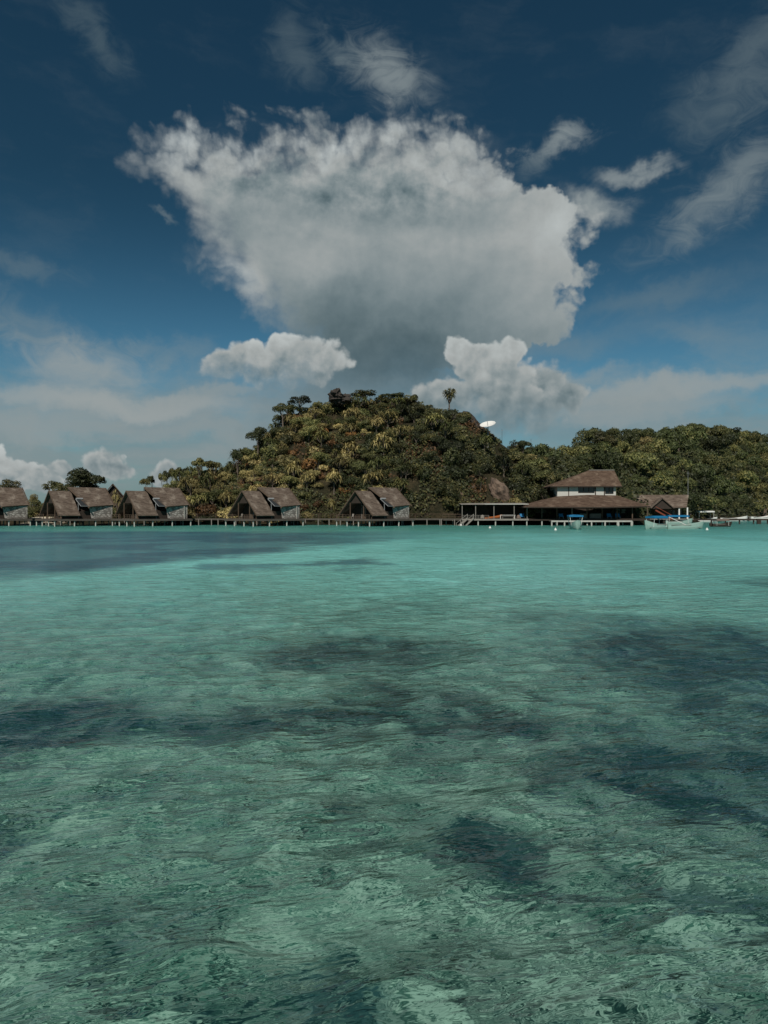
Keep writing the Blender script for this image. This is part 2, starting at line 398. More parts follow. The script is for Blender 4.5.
def watermat(g_, p):
    geo = g_.node('ShaderNodeNewGeometry'); pos = geo.outputs['Position']; x, y, z = g_.sep(pos)
    # ripples
    hx = x * .62 + y * .25; hy = y * 1.35 - x * .42
    r1 = g_.noise(g_.vec(hx, hy), 2.0, 3, .50, .3); r2 = g_.noise(g_.vec(hx, hy, 4.), 8.0, 2, .5, .3); r3 = g_.noise(g_.vec(hx * .6, hy), .28, 3, .5)
    near = g_.sstep(45., 8., y)
    h = r1 * .105 + r2 * (.018 + g_.lin(6., 40., y) * .03) + r3 * .10 + g_.noise(g_.vec(hx, hy * 1.3, 6.), .55, 3, .6) * g_.lin(15., 110., y, 0., .75)
    b = g_.node('ShaderNodeBump'); g_.put(b.inputs['Height'], h); b.inputs['Strength'].default_value = 1.0; b.inputs['Distance'].default_value = 1.0
    g_.nt.links.new(b.outputs[0], p.inputs['Normal'])
    nx, ny, nz = g_.sep(b.outputs[0])
    # the bed as it is seen, pulled about by the slopes of the surface
    sx = x + nx * .55; sy = y + ny * .75
    wx_ = (g_.noise(g_.vec(x, y, 2.), .08, 4, .6) - .5); wy_ = (g_.noise(g_.vec(x, y, 8.), .08, 4, .6) - .5)
    fx = (g_.noise(g_.vec(sx, sy, 2.), .9, 4, .6) - .5); fy = (g_.noise(g_.vec(sx, sy, 8.), .9, 4, .6) - .5)
    far = g_.lin(6., 60., y)
    PX = sx + wx_ * (5. + far * 22.) + fx * .9; PY = sy + wy_ * (6. + far * 34.) + fy * 1.3
    def blob(px0, px1, py0, py1, soft=.5, rot=0):
        ya, yb = 2220. / (py1 - HY), 2220. / (py0 - HY); yc = (ya + yb) / 2; ry = (yb - ya) / 2
        xa, xb = fxy(px0, yc), fxy(px1, yc); xc = (xa + xb) / 2; rx = (xb - xa) / 2
        X_ = PX - xc; Y_ = PY - yc
        if rot:
            c, s_ = math.cos(R(rot)), math.sin(R(rot)); X_, Y_ = X_ * c + Y_ * s_, Y_ * c - X_ * s_
        a = X_ * (1 / rx); q = Y_ * (1 / ry)
        return g_.sstep(1 + soft, 1 - soft, g_.m('SQRT', a * a + q * q))
    def smx(l):
        o = l[0]
        for q in l[1:]: o = g_.m('MAXIMUM', o, q)
        return o
    GX = sx + wx_ * 10. + fx * 2.; GY = sy + wy_ * 26. + fy * 5.
    near_edge = g_.m('MAXIMUM', (GX + 17.) * 2.3, 0.0) + 33.
    grass = g_.sstep(-5., 9., GY - near_edge) * g_.sstep(116., 98., GY) * g_.sstep(16., -14., GX)
    grass = g_.m('MAXIMUM', grass, blob(270, 350, 562, 572, .5) * .8)
    dark = smx([blob(365, 500, 640, 682, .5) * .85, blob(570, 920, 618, 725, .55), blob(720, 820, 575, 592, .5) * .6, blob(-120, 250, 700, 785, .55), blob(380, 500, 690, 800, .6) * .8,
                blob(590, 880, 720, 860, .6), blob(-80, 75, 850, 905, .45) * .95, blob(450, 600, 855, 975, .6) * .9, blob(560, 790, 770, 830, .5) * .7, blob(140, 330, 720, 770, .6) * .6,
                blob(-500, 60, 690, 760, .6) * .5, blob(650, 900, 930, 1010, .6) * .55, blob(90, 200, 955, 1030, .6) * .4, blob(330, 430, 610, 640, .6) * .25,
                g_.sstep(.53, .62, g_.noise(g_.vec(PX, PY * .7, 20.), .30, 5, .62)) * g_.sstep(20., 9., y) * .85])
    # bed colours from shore to the camera's feet
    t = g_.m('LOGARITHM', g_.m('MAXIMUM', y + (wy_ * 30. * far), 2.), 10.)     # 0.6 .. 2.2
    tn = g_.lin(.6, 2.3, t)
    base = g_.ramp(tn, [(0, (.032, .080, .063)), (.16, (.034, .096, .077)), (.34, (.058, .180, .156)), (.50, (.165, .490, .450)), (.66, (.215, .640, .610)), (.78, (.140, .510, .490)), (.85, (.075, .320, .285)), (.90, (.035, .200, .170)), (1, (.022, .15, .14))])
    base = g_.mix(g_.sstep(.45, .60, g_.noise(g_.vec(PX, PY * .5, 50.), .05, 5, .6)) * .35, base, (.055, .22, .165))
    # coral and sand heads, overlaid with painted caustic lines
    c1 = g_.noise(g_.vec(PX, PY, 3.), 1.2, 6, .66, .8); c2 = g_.noise(g_.vec(sx * .8 + fx, sy + fy, 9.), 4.5, 5, .62, 1.6)
    rg = 1.0 - g_.m('ABSOLUTE', g_.noise(g_.vec(sx * .8 + fx * .8, sy + fy * .8, 14.), 2.6, 4, .55, 1.8) - .5) * 9.  # pale filaments imitating refracted light, painted into the surface colour
    caustic_mask = g_.sstep(.1, .95, rg)
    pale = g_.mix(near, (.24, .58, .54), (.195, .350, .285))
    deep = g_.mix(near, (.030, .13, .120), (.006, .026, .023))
    k = c1 * .36 + c2 * .64
    br = g_.sstep(.525, .570, k); dk = g_.sstep(.490, .430, k)
    c = g_.mix(br * (.30 + near * .62), base, pale); c = g_.mix(dk * (.30 + near * .62), c, deep); c = g_.mix(caustic_mask * (.14 + near * .34), c, pale)
    c = g_.mix(g_.m('MINIMUM', dark * (.70 + g_.sstep(.60, .44, c1) * .55), 1.0), c, g_.mix(caustic_mask * .22 + br * .18, g_.mix(near, (.014, .066, .074), (.006, .026, .027)), (.05, .16, .16)))
    c = g_.mix(grass * (.82 + g_.sstep(.55, .45, wx_ + .5) * .16), c, (.030, .105, .140))
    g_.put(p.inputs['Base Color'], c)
    g_.put(p.inputs['Roughness'], g_.lin(8., 90., y, .11, .24)); p.inputs['IOR'].default_value = 1.33
    p.inputs['Specular IOR Level'].default_value = .5
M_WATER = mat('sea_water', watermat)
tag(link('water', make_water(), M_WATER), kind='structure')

# ------------------------------------------------------------------ terrain
def ys(x): return 160.0 + max(0., x - 55) * 1.3 if x > 55 else 160.0 - 1.5 * math.sin(x * .11)
def yr(x):
    a = 198.; b = ys(x) + 58.; t = min(1, max(0, (x - 25) / 40.)); t = t * t * (3 - 2 * t); return a + (b - a) * t
SIL = [(-600, 508), (-300, 507), (0, 506), (150, 505), (185, 497), (205, 480), (240, 464), (265, 445), (290, 421), (315, 408), (345, 402), (400, 401), (430, 408), (455, 417), (475, 428),
       (492, 443), (520, 460), (545, 460), (575, 455), (605, 447), (650, 440), (700, 438), (735, 442), (768, 448), (820, 452), (900, 462), (1000, 480), (1200, 500)]
rx_, rz_ = [], []
for px, py in SIL:
    u = (px - CX) / F; x_ = u * 198.
    for _ in range(60): x_ = .5 * x_ + .5 * u * yr(x_)
    rx_.append(x_); rz_.append(CAMZ + (HY - py) / F * yr(x_))
def hill(x, y, nz=True):
    Y0, Y1 = ys(x), yr(x); top = float(np.interp(x, rx_, rz_)); t = (y - Y0) / (Y1 - Y0)
    e = float(np.interp(x, [-50, -10, 12, 40, 60], [.85, .80, .55, .55, .72]))
    if t < 0: z = t * 3.0
    elif t < 1: s = t ** e; z = top * (s * (1 - .25 * t) + .25 * t * t * 1.0)
    else: z = top * math.exp(-((t - 1) / 1.3) ** 2)
    if nz and t > 0:
        k = min(1., t * 4) * min(1., top / 8.)
        z += k * (mnoise.fractal(Vector((x * .07, y * .07, 3.)), 1., 2., 5) * 3.8 * (1 if t < .85 else .5))
        z = max(z, .25)
    return max(z, -4.)
def make_terrain():
    xs = np.arange(-330, 420, 2.2); ysr = np.concatenate([np.arange(150, 245, 1.6), np.arange(245, 620, 6.)])
    vs = [(x, y, hill(x, y)) for y in ysr for x in xs]; nx = len(xs); ny = len(ysr)
    fs = [(j * nx + i, j * nx + i + 1, (j + 1) * nx + i + 1, (j + 1) * nx + i) for j in range(ny - 1) for i in range(nx - 1)]
    me = bpy.data.meshes.new('hills'); me.from_pydata(vs, [], fs); me.update(); return me
def groundmat(g_, p):
    o = OBJ(g_); x, y, z = g_.sep(o); n_ = g_.noise(o, .25, 7, .65); n2 = g_.noise(o, 1.6, 5, .7)
    c = g_.ramp(n_ * .6 + n2 * .4, [(.30, (.010, .012, .008)), (.47, (.026, .026, .015)), (.60, (.060, .048, .028)), (.75, (.12, .090, .055))])
    c = g_.mix(g_.sstep(1.3, .7, z + n2 * .6) * g_.sstep(4.5, 2.5, g_.m('ABSOLUTE', x + 75.5)), c, (.42, .37, .29))
    g_.put(p.inputs['Base Color'], c); p.inputs['Roughness'].default_value = 1.; p.inputs['Specular IOR Level'].default_value = .1
    bump(g_, p, n2 + n_ * 2, 1., .6)
M_GROUND = mat('jungle_ground', groundmat)
tag(link('hills', make_terrain(), M_GROUND), kind='structure')

# ------------------------------------------------------------------ foliage prototypes
def leaves(centres, radii, n, size, squash=.8, droop=.0, fill=.25, seed=0):
    r = np.random.default_rng(seed); C = np.array(centres, float); Rr = np.array(radii, float)
    wgt = Rr ** 2; idx = r.choice(len(C), n, p=wgt / wgt.sum())
    d = r.normal(size=(n, 3)); d /= np.linalg.norm(d, axis=1)[:, None]; d[:, 2] = np.where(d[:, 2] < -.35, -d[:, 2], d[:, 2])
    rad = Rr[idx] * (1 - fill * r.random(n) ** 1.5) * r.uniform(.85, 1.15, n)
    pos = C[idx] + d * rad[:, None] * np.array([1, 1, squash])
    nrm = d + r.normal(0, .38, (n, 3)); nrm /= np.linalg.norm(nrm, axis=1)[:, None]
    t = np.cross(nrm, r.normal(size=(n, 3))); t /= np.linalg.norm(t, axis=1)[:, None]; b = np.cross(nrm, t)
    s = size * r.uniform(.6, 1.4, n)[:, None]
    V = np.stack([pos - t * s, pos - b * s * .45, pos + t * s, pos + b * s * .45], 1); V[:, 2, 2] -= droop * s[:, 0]; return V
def clump_set(k, spread, rmin, rmax, zc, zs, seed):
    r = np.random.default_rng(seed); c, q = [], []
    for i in range(k):
        a = r.uniform(0, 6.28); rr = spread * math.sqrt(r.random()); c.append((rr * math.cos(a), rr * math.sin(a), zc + zs * r.uniform(-1, 1) * (1.1 - rr / spread * .6))); q.append(r.uniform(rmin, rmax))
    return c, q
shrub_me, crown_me, trunk_me = [], [], []
for i in range(5):
    c, q = clump_set(6, .62, .30, .52, .50, .28, 20 + i)
    shrub_me.append(leaves(c, q, 1500, .070, .85, seed=i))
SH = {}
for ln, lm in (('dark', L_DARK), ('mid', L_MID), ('yellow', L_YEL), ('rust', L_RUST), ('forest', L_FAR)):
    SH[ln] = [np_quads('shrub', V, lm) for V in shrub_me]
TR = {}
tr_src = []
for i in range(5):
    c, q = clump_set(10, .70, .28, .46, 1.25, .36, 60 + i)
    V = leaves(c, q, 2400, .062, .75, seed=40 + i)
    mb = MB(); rr = random.Random(i)
    mb.tube([(0, 0, -.3), (rr.uniform(-.05, .05), 0, .4), (rr.uniform(-.1, .1), rr.uniform(-.1, .1), 1.15)], [.075, .055, .03], 6)
    for ci in range(0, 10, 3):
        mb.tube([(0, 0, .45 + .03 * ci), tuple(Vector(c[ci]) * .6 + Vector((0, 0, .35))), c[ci]], [.035, .025, .01], 5)
    tr_src.append((V, mb.mesh('trunk')))
    tr_src[-1][1].materials.append(M_BARK)
for ln, lm in (('dark', L_DARK), ('mid', L_MID), ('forest', L_FAR), ('yellow', L_YEL)):
    TR[ln] = [(np_quads('crown', V, lm), t) for V, t in tr_src]
def rosette(c, n, L, wd, droop, r):
    out = []
    for i in range(n):
        a = r.uniform(0, 6.28); el = r.uniform(-.5, 1.3); d = np.array([math.cos(a) * math.cos(el), math.sin(a) * math.cos(el), math.sin(el)])
        s = np.cross(d, [0, 0, 1.]); s /= (np.linalg.norm(s) + 1e-6); l = L * r.uniform(.7, 1.15)
        p0 = np.array(c); p1 = p0 + d * l * .5; p2 = p0 + d * l * .95 - np.array([0, 0, droop * l * r.uniform(.5, 1.2)])
        out.append([p0 - s * wd * .5, p0 + s * wd * .5, p1 + s * wd, p1 - s * wd]); out.append([p1 - s * wd, p1 + s * wd, p2 + s * wd * .15, p2 - s * wd * .15])
    return out
def pandanus_src(seed, heads, spread, h, L=.42):
    r = np.random.default_rng(seed); q = []; mb = MB()
    mb.tube([(0, 0, -.3), (.02, 0, h * .5)], [.05, .04], 6)
    for i in range(heads):
        a = 6.28 * i / heads + r.uniform(-.4, .4); rr = spread * r.uniform(.35, 1.) if i else 0
        c = (rr * math.cos(a), rr * math.sin(a), h * r.uniform(.75, 1.1) + (.15 if i == 0 else 0))
        mb.tube([(.02, 0, h * .45), (c[0] * .6, c[1] * .6, c[2] * .72), (c[0], c[1], c[2] - .04)], [.035, .026, .018], 5)
        q += rosette(c, 34, L, .022, .55, r)
    me = mb.mesh('trunk'); me.materials.append(M_BARK); return np.array(q), me
PD = {}
for ln, lm in (('yellow', L_YEL), ('mid', L_MID), ('dark', L_DARK)):
    PD[ln] = []
    for i in range(3):
        V, t = pandanus_src(5 + i, 8, .55, 1.0); PD[ln].append((np_quads('crown', V, lm), t))
def place_tree(name, src, loc, s, rz, label, cat, group=None, sz=None):
    e = empty(name, loc, rz, label, cat, group)
    for nm, me in (('crown', src[0]), ('trunk', src[1])):
        o = bpy.data.objects.new(nm, me); col.objects.link(o); o.parent = e
    e.scale = (s, s, sz or s); return e
def place_shrub(me, loc, s, rz, label, group, sz=None):
    o = bpy.data.objects.new('shrub', me); col.objects.link(o); o.location = loc; o.scale = (s, s, sz or s * random.uniform(.8, 1.15)); o.rotation_euler = (0, 0, rz)
    return tag(o, label, 'shrub', group)

# ------------------------------------------------------------------ vegetation on the great hill
def scatter(n, xr, tr_, rmin, seed, tries=60000):
    r = random.Random(seed); acc = []; cell = {}
    for _ in range(tries):
        if len(acc) >= n: break
        x = r.uniform(*xr); t = r.uniform(*tr_); y = ys(x) + t * (yr(x) - ys(x)); z = hill(x, y)
        if z < .3: continue
        k = (int(x // rmin), int(y // rmin), int(z // rmin)); ok = True
        for a in (-1, 0, 1):
            for b in (-1, 0, 1):
                for c in (-1, 0, 1):
                    for p in cell.get((k[0] + a, k[1] + b, k[2] + c), ()):
                        if (p[0] - x) ** 2 + (p[1] - y) ** 2 + (p[2] - z) ** 2 < rmin * rmin: ok = False
        if not ok: continue
        acc.append((x, y, z, t)); cell.setdefault(k, []).append((x, y, z))
    return acc
KEEP = []       # places kept clear: (px0, px1, Ymax)
def pxof(x, y): return CX + F * x / y
def pyof(z, y): return HY - F * (z - CAMZ) / y
def zone(px, t):
    a = 'left end of the great hill' if px < 235 else 'slope above the fourth hut' if px < 310 else 'slope above the fifth hut' if px < 410 else 'cliff left of the open shelter' if px < 455 else 'cliff above the open shelter' if px < 490 else 'right shoulder of the great hill'
    if t > .78: a = 'crest of the great hill, ' + ('left part' if px < 330 else 'middle part' if px < 420 else 'right part')
    elif t < .2: a = 'foot of the ' + a.replace('left foot', 'left end')
    return a
def fzone(px, t):
    a = 'near the dip beside the great hill' if px < 560 else 'behind the main building' if px < 630 else 'behind the gabled house' if px < 695 else 'behind the white boats' if px < 735 else 'at the right edge'
    return ('on the skyline ' if t > .8 else 'low on the ridge ' if t < .3 else 'halfway up the ridge ' if t < .55 else 'high on the ridge ') + a
hl_sh = 'dense leafy shrub crowding the slope of the great hill'
SW = {'dark': 'dark green', 'mid': 'mid green', 'yellow': 'yellow-green', 'rust': 'rust brown', 'forest': 'sunlit olive'}
def LABF(kind, what, z_, s, s0): sz_ = 'large ' if s > s0 else 'small '; return sz_ + SW[kind].replace('mid green', 'green') + ' ' + what + ' ' + z_, sz_ + SW[kind] + ' ' + what + 's ' + z_
LAB = {'dark': ('dark green leafy shrub among many on the great hill', 'dark shrubs on the great hill'),
       'mid': ('mid green leafy shrub among many on the great hill', 'green shrubs on the great hill'),
       'yellow': ('sunlit yellow-green shrub among many on the great hill', 'yellow-green shrubs on the great hill'),
       'rust': ('rust brown dry shrub among many on the great hill', 'rust brown shrubs on the great hill')}
rr = random.Random(11)
for (x, y, z, t) in scatter(300, (-52, 40), (.02, 1.06), 2.5, 5):
    px, py = pxof(x, y), pyof(z, y)
    if 468 < px < 512 and 470 < py < 505: continue
    if 440 < px < 462 and t > .9: continue
    if 472 < px < 504 and t > .62: continue
    n_ = mnoise.noise(Vector((x * .09, y * .05, z * .09))); u = rr.random() + n_ * .9
    left = px < 350
    right = px > 440
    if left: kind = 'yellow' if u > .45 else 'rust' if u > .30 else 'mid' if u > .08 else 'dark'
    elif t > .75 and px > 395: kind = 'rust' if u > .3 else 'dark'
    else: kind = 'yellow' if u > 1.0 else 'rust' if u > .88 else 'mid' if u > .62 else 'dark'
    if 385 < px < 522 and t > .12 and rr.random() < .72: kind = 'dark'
    s = rr.choice([rr.uniform(1.3, 2.4), rr.uniform(2.2, 4.2)]) * (1.1 if not left else 1.0) * (.75 if t > .93 else 1)
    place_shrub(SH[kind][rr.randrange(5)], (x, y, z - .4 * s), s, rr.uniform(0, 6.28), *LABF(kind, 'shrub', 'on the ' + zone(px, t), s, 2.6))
pl = {'yellow': 'yellow-green screw pine with drooping leaf heads on the hill slope', 'mid': 'green screw pine with spiky leaf heads on the hill slope', 'dark': 'dark screw pine with spiky leaf heads on the hill slope'}
for (x, y, z, t) in scatter(95, (-50, 42), (.03, .98), 4.0, 9):
    px = pxof(x, y); u = rr.random(); left = px < 400
    if 425 < px < 508 and t > .6: continue
    kind = ('yellow' if u > .35 else 'mid') if left else ('yellow' if u > .9 else 'mid' if u > .55 else 'dark')
    if not left and rr.random() < .45: continue
    s = rr.uniform(2.0, 4.4)
    place_tree('pandanus', PD[kind][rr.randrange(3)], (x, y, z + .3), s, rr.uniform(0, 6.28), LABF(kind, 'screw pine', 'on the ' + zone(px, t), s, 3.1)[0], 'pandanus', LABF(kind, 'screw pine', 'on the ' + zone(px, t), s, 3.1)[1])
tl = {'dark': 'dark green bushy tree standing on the great hill', 'mid': 'mid green bushy tree standing on the great hill', 'yellow': 'pale yellowish tree standing on the great hill'}
for (x, y, z, t) in scatter(90, (-50, 42), (.1, 1.02), 4.2, 21):
    px, py = pxof(x, y), pyof(z, y)
    if 462 < px < 512 and 425 < py < 505: continue
    if (432 < px < 468 and t > .7) or (466 < px < 512 and t > .5): continue
    u = rr.random(); kind = ('mid' if u > .35 else 'yellow' if u > .15 else 'dark') if px < 330 else ('dark' if u > .4 else 'mid')
    s = rr.uniform(1.8, 2.9) * (.85 if t > .9 else 1)
    place_tree('broadleaf_tree', TR[kind][rr.randrange(5)], (x, y, z - .3), s, rr.uniform(0, 6.28), LABF(kind, 'bushy tree', 'on the ' + zone(px, t), s, 2.3)[0], 'tree', LABF(kind, 'bushy tree', 'on the ' + zone(px, t), s, 2.3)[1])
# forest on the far ridge to the right
fl = {'dark': 'dark crowned tree in the forest on the right hand ridge', 'mid': 'mid green tree in the forest on the right hand ridge', 'forest': 'sunlit olive tree in the forest on the right hand ridge', 'yellow': 'yellow-green tree in the forest on the right hand ridge'}
for (x, y, z, t) in scatter(290, (36, 215), (.03, 1.05), 6.0, 31):
    px = pxof(x, y)
    if px < 515 or px > 800 or (535 < px < 642 and y < 181) or (628 < px < 706 and y < 185): continue
    u = rr.random(); kind = 'forest' if u > .50 else 'mid' if u > .26 else 'yellow' if u > .235 else 'dark'
    s = rr.choice([rr.uniform(2.4, 3.8), rr.uniform(3.8, 6.4)]) * (y / 230.) ** .5
    place_tree('forest_tree', TR[kind][rr.randrange(5)], (x, y, z - .9 * s), s, rr.uniform(0, 6.28), LABF(kind, 'forest tree', fzone(px, t), s, 4.6)[0], 'tree', LABF(kind, 'forest tree', fzone(px, t), s, 4.6)[1], s * rr.uniform(.85, 1.3))
# undergrowth between them: a mass nobody could count
def undergrowth(name, n, xr, tr_, size, m, seed, hgt=1.3, cond=None, kindlab=None):
    r = np.random.default_rng(seed); P_ = []
    xs = np.arange(xr[0], xr[1], 1.0)
    ts = np.linspace(tr_[0], tr_[1], 60)
    Z = np.array([[hill(x, ys(x) + t * (yr(x) - ys(x))) for x in xs] for t in ts])
    Yg = np.array([[ys(x) + t * (yr(x) - ys(x)) for x in xs] for t in ts])
    fi = r.uniform(0, len(ts) - 1.001, n); fj = r.uniform(0, len(xs) - 1.001, n); i = fi.astype(int); j = fj.astype(int); a = fi - i; b = fj - j
    def bl(A): return A[i, j] * (1 - a) * (1 - b) + A[i + 1, j] * a * (1 - b) + A[i, j + 1] * (1 - a) * b + A[i + 1, j + 1] * a * b
    z = bl(Z); y = bl(Yg); x = xs[j] + b
    lump = np.sin(x * 1.3 + y) * np.sin(y * 1.1 - z * .8) * .5 + .5
    pos = np.stack([x, y - r.uniform(0, .8, n), z + r.random(n) * hgt * (.4 + lump)], 1)
    keep = z > .6
    if cond is not None: keep &= cond(x, y, z)
    pos = pos[keep]; n = len(pos)
    nrm = r.normal(size=(n, 3)) * .7 + np.array([0, -.8, .8]); nrm /= np.linalg.norm(nrm, axis=1)[:, None]
    t = np.cross(nrm, r.normal(size=(n, 3))); t /= np.linalg.norm(t, axis=1)[:, None]; b = np.cross(nrm, t); s = size * r.uniform(.5, 1.4, n)[:, None]
    me = np_quads(name, np.stack([pos - t * s, pos - b * s * .5, pos + t * s, pos + b * s * .5], 1), m)
    return link(name, me, None)
def bare(x, y, z):
    px = CX + F * x / y; py = HY - F * (z - CAMZ) / y
    return ~((px > 486) & (px < 512) & (py > 476) & (py < 503))
tag(undergrowth('undergrowth', 60000, (-56, 42), (.0, 1.1), .30, L_DARK, 1, 1.2, lambda x, y, z: bare(x, y, z) & (np.sin(x * .35) * np.sin(z * .4 + 1) > -.35)), 'low green undergrowth covering the great hill', 'undergrowth', kind='stuff')
tag(undergrowth('dry_undergrowth', 30000, (-56, 30), (.0, 1.1), .30, L_RUST, 2, 1.0, lambda x, y, z: bare(x, y, z) & (np.sin(x * .23 + 2) * np.sin(z * .3) > .0)), 'dry rust and straw undergrowth on the great hill', 'undergrowth', kind='stuff')
tag(undergrowth('forest_undergrowth', 60000, (36, 215), (.0, 1.1), .5, L_DARK, 3, 2.5), 'low green growth under the right hand forest', 'undergrowth', kind='stuff')
tag(undergrowth('shore_undergrowth', 16000, (-150, -44), (.12, 1.0), .34, L_MID, 4, 1.6, lambda x, y, z: (np.sin(x * .3) > -.5)), 'low green scrub on the flat shore behind the huts', 'undergrowth', kind='stuff')

# ------------------------------------------------------------------ single plants one can point to
def ground(x, y): return hill(x, y)
def on_ridge(px, name, src, s, label, cat, dy=0, lift=0, sz=None):
    u = (px - CX) / F; x = u * 198.
    for _ in range(40): x = .5 * x + .5 * u * (yr(x) + dy)
    y = yr(x) + dy; return place_tree(name, src, (x, y, ground(x, y) + lift), s, px * .37, label, cat, None, sz)
V, t = pandanus_src(77, 9, .42, 1.25, .30); lone = (np_quads('crown', V, L_DARK), t)
on_ridge(449.5, 'pandanus', lone, 4.6, 'lone screw pine standing against the sky on the right of the hilltop', 'pandanus', 0, .6)
def grown(seed, m, n=2600, k=14, spread=.8, zc=1.3, zs=.35, size=.06):
    c, q = clump_set(k, spread, .22, .42, zc, zs, seed); V = leaves(c, q, n, size, .8, seed=seed); mb = MB()
    mb.tube([(0, 0, -.3), (.03, 0, .5), (0, .04, 1.2)], [.07, .05, .03], 6)
    for ci in range(0, k, 3): mb.tube([(0, 0, .55), tuple(Vector(c[ci]) * .6 + Vector((0, 0, .4))), c[ci]], [.032, .022, .01], 5)
    me = mb.mesh('trunk'); me.materials.append(M_BARK); return (np_quads('crown', V, m), me)
def tree_at(px, Y, pyb, pyt, wpx, name, src, label, cat='tree', group=None, h=2.0, w=2.0):
    b = at(px, pyb, Y); hh = (pyb - pyt) / F * Y; ww = wpx / F * Y
    return place_tree(name, src, b, ww / w, px * .7, label, cat, group, hh / h)
tree_at(84, 172, 504, 465, 44, 'broadleaf_tree', grown(301, L_DARK, 4200, 22, zc=1.15, zs=.55), 'broad dark green tree rising behind the second hut from the left')
tree_at(54, 176, 506, 478, 26, 'broadleaf_tree', grown(302, L_MID, 1500, 9), 'thin grey-green tree left of the broad dark tree')
tree_at(66, 168, 508, 480, 22, 'broadleaf_tree', grown(303, L_DARK, 1800), 'small dark tree between the thin tree and the broad dark tree')
tree_at(8, 176, 508, 477, 26, 'broadleaf_tree', grown(304, L_DARK, 1800), 'dark tree showing over the roof of the leftmost hut')
tree_at(-22, 176, 508, 474, 40, 'broadleaf_tree', grown(305, L_MID, 2000), 'green tree at the left edge behind the leftmost hut')
tree_at(38, 167, 519, 497, 24, 'bush', grown(306, L_MID, 1800, zc=1.0, zs=.6), 'rounded green bush above the beach beside the leftmost hut', 'bush')
tree_at(33, 169, 514, 490, 16, 'bush', grown(307, L_YEL, 1400, zc=1.0, zs=.6), 'yellowish bush over the rounded green bush by the leftmost hut', 'bush')
V, t = pandanus_src(81, 7, .4, 1.1, .42); tree_at(117, 160, 519, 490, 18, 'pandanus', (np_quads('crown', V, L_YEL), t), 'yellow-green screw pine in front of the hidden gable roof between two huts', 'pandanus', h=1.4, w=1.7)
for i, (px, pyt, wd, d, lab) in enumerate([(145, 480, 10, L_DARK, 'outermost low tree at the left end of the slender row'), (168, 472, 11, L_DARK, 'slender dark tree in the middle of the row over the third hut'), (152, 477, 9, L_DARK, 'leftmost and lowest of the slender trees left of the great hill'), (163, 474, 9, L_MID, 'second slender tree from the left in the row left of the great hill'),
        (174, 467, 12, L_DARK, 'tall feathery dark tree third in the row left of the great hill'), (183, 468, 11, L_DARK, 'feathery dark tree fourth in the row left of the great hill'), (199, 460, 15, L_MID, 'tall green tree with bare stem at the foot of the hill ridge, left side'),
        (213, 462, 20, L_DARK, 'bushy dark tree right of the tall bare-stemmed tree'), (238, 450, 12, L_DARK, 'small dark tree on the left ridge below the hill shoulder'), (190, 476, 14, L_DARK, 'low dark tree under the slender row')]):
    wd = wd * 1.25; pyt -= 1.5
    tree_at(px, 178 + (i % 3) * 3, 500 if px < 195 else 486, pyt, wd, 'slender_tree', grown(320 + i, d, 900, 8, .7, 1.65, .22, .09), lab, h=2.1, w=2.1)
for i, (px, pyb, pyt, wd, m, lab) in enumerate([(283, 425, 402, 26, L_DARK, 'dark tree leaning out on the left shoulder of the great hill'), (258, 455, 424, 26, L_DARK, 'dark tree on the left slope under the hill shoulder'),
        (300, 412, 395, 26, L_DARK, 'dark round tree left of the rocks on the hilltop'), (365, 404, 389, 34, L_DARK, 'wide dark tree on the hilltop right of the rocks'), (392, 406, 391, 26, L_DARK, 'rounded dark tree at the centre of the hilltop'), (408, 408, 394, 20, L_MID, 'small green tree on the hilltop right of centre')]):
    tree_at(px, 196 if px > 290 else 190, pyb, pyt, wd, 'ridge_tree', grown(340 + i, m, 2200), lab)
# tall trees that stand out along the right ridge
for i, (px, pyt, wd, m, lab) in enumerate([(612, 427, 12, L_DARK, 'narrow pointed dark tree on the ridge behind the main building'), (725, 425, 30, L_DARK, 'tall broad dark tree on the ridge at the right'), (664, 428, 18, L_FAR, 'tall rounded tree on the ridge at centre right'),
        (690, 428, 18, L_DARK, 'tall tree on the ridge left of the broad dark tree'), (545, 447, 10, L_DARK, 'small umbrella shaped tree in the dip between hill and ridge'), (758, 436, 22, L_DARK, 'dark tree on the ridge close to the right edge')]):
    x = 0; u = (px - CX) / F; x = u * 230
    for _ in range(50): x = .5 * x + .5 * u * yr(x)
    Y = yr(x); gz = ground(x, Y); top = CAMZ + (HY - pyt) / F * Y
    place_tree('forest_tree', grown(360 + i, m, 2600), (x, Y, gz - 1), wd / F * Y / 2, px, lab, 'tree', None, max(1.5, (top - gz + 1) / 2.0))
V, t = pandanus_src(91, 5, .25, 1.25, .42); pp = (np_quads('crown', V, L_MID), t)
tree_at(526, 172, 500, 468, 18, 'pandanus', pp, 'tall screw pine with brown skirt against the cliff left of the main building', 'pandanus', h=1.6, w=1.4)
V, t = pandanus_src(92, 5, .3, 1.1, .42); pp = (np_quads('crown', V, L_YEL), t)
tree_at(332, 163, 521, 498, 16, 'pandanus', pp, 'pale screw pine at the shore between the fourth and fifth huts', 'pandanus', h=1.4, w=1.5)
r_b = random.Random(4)
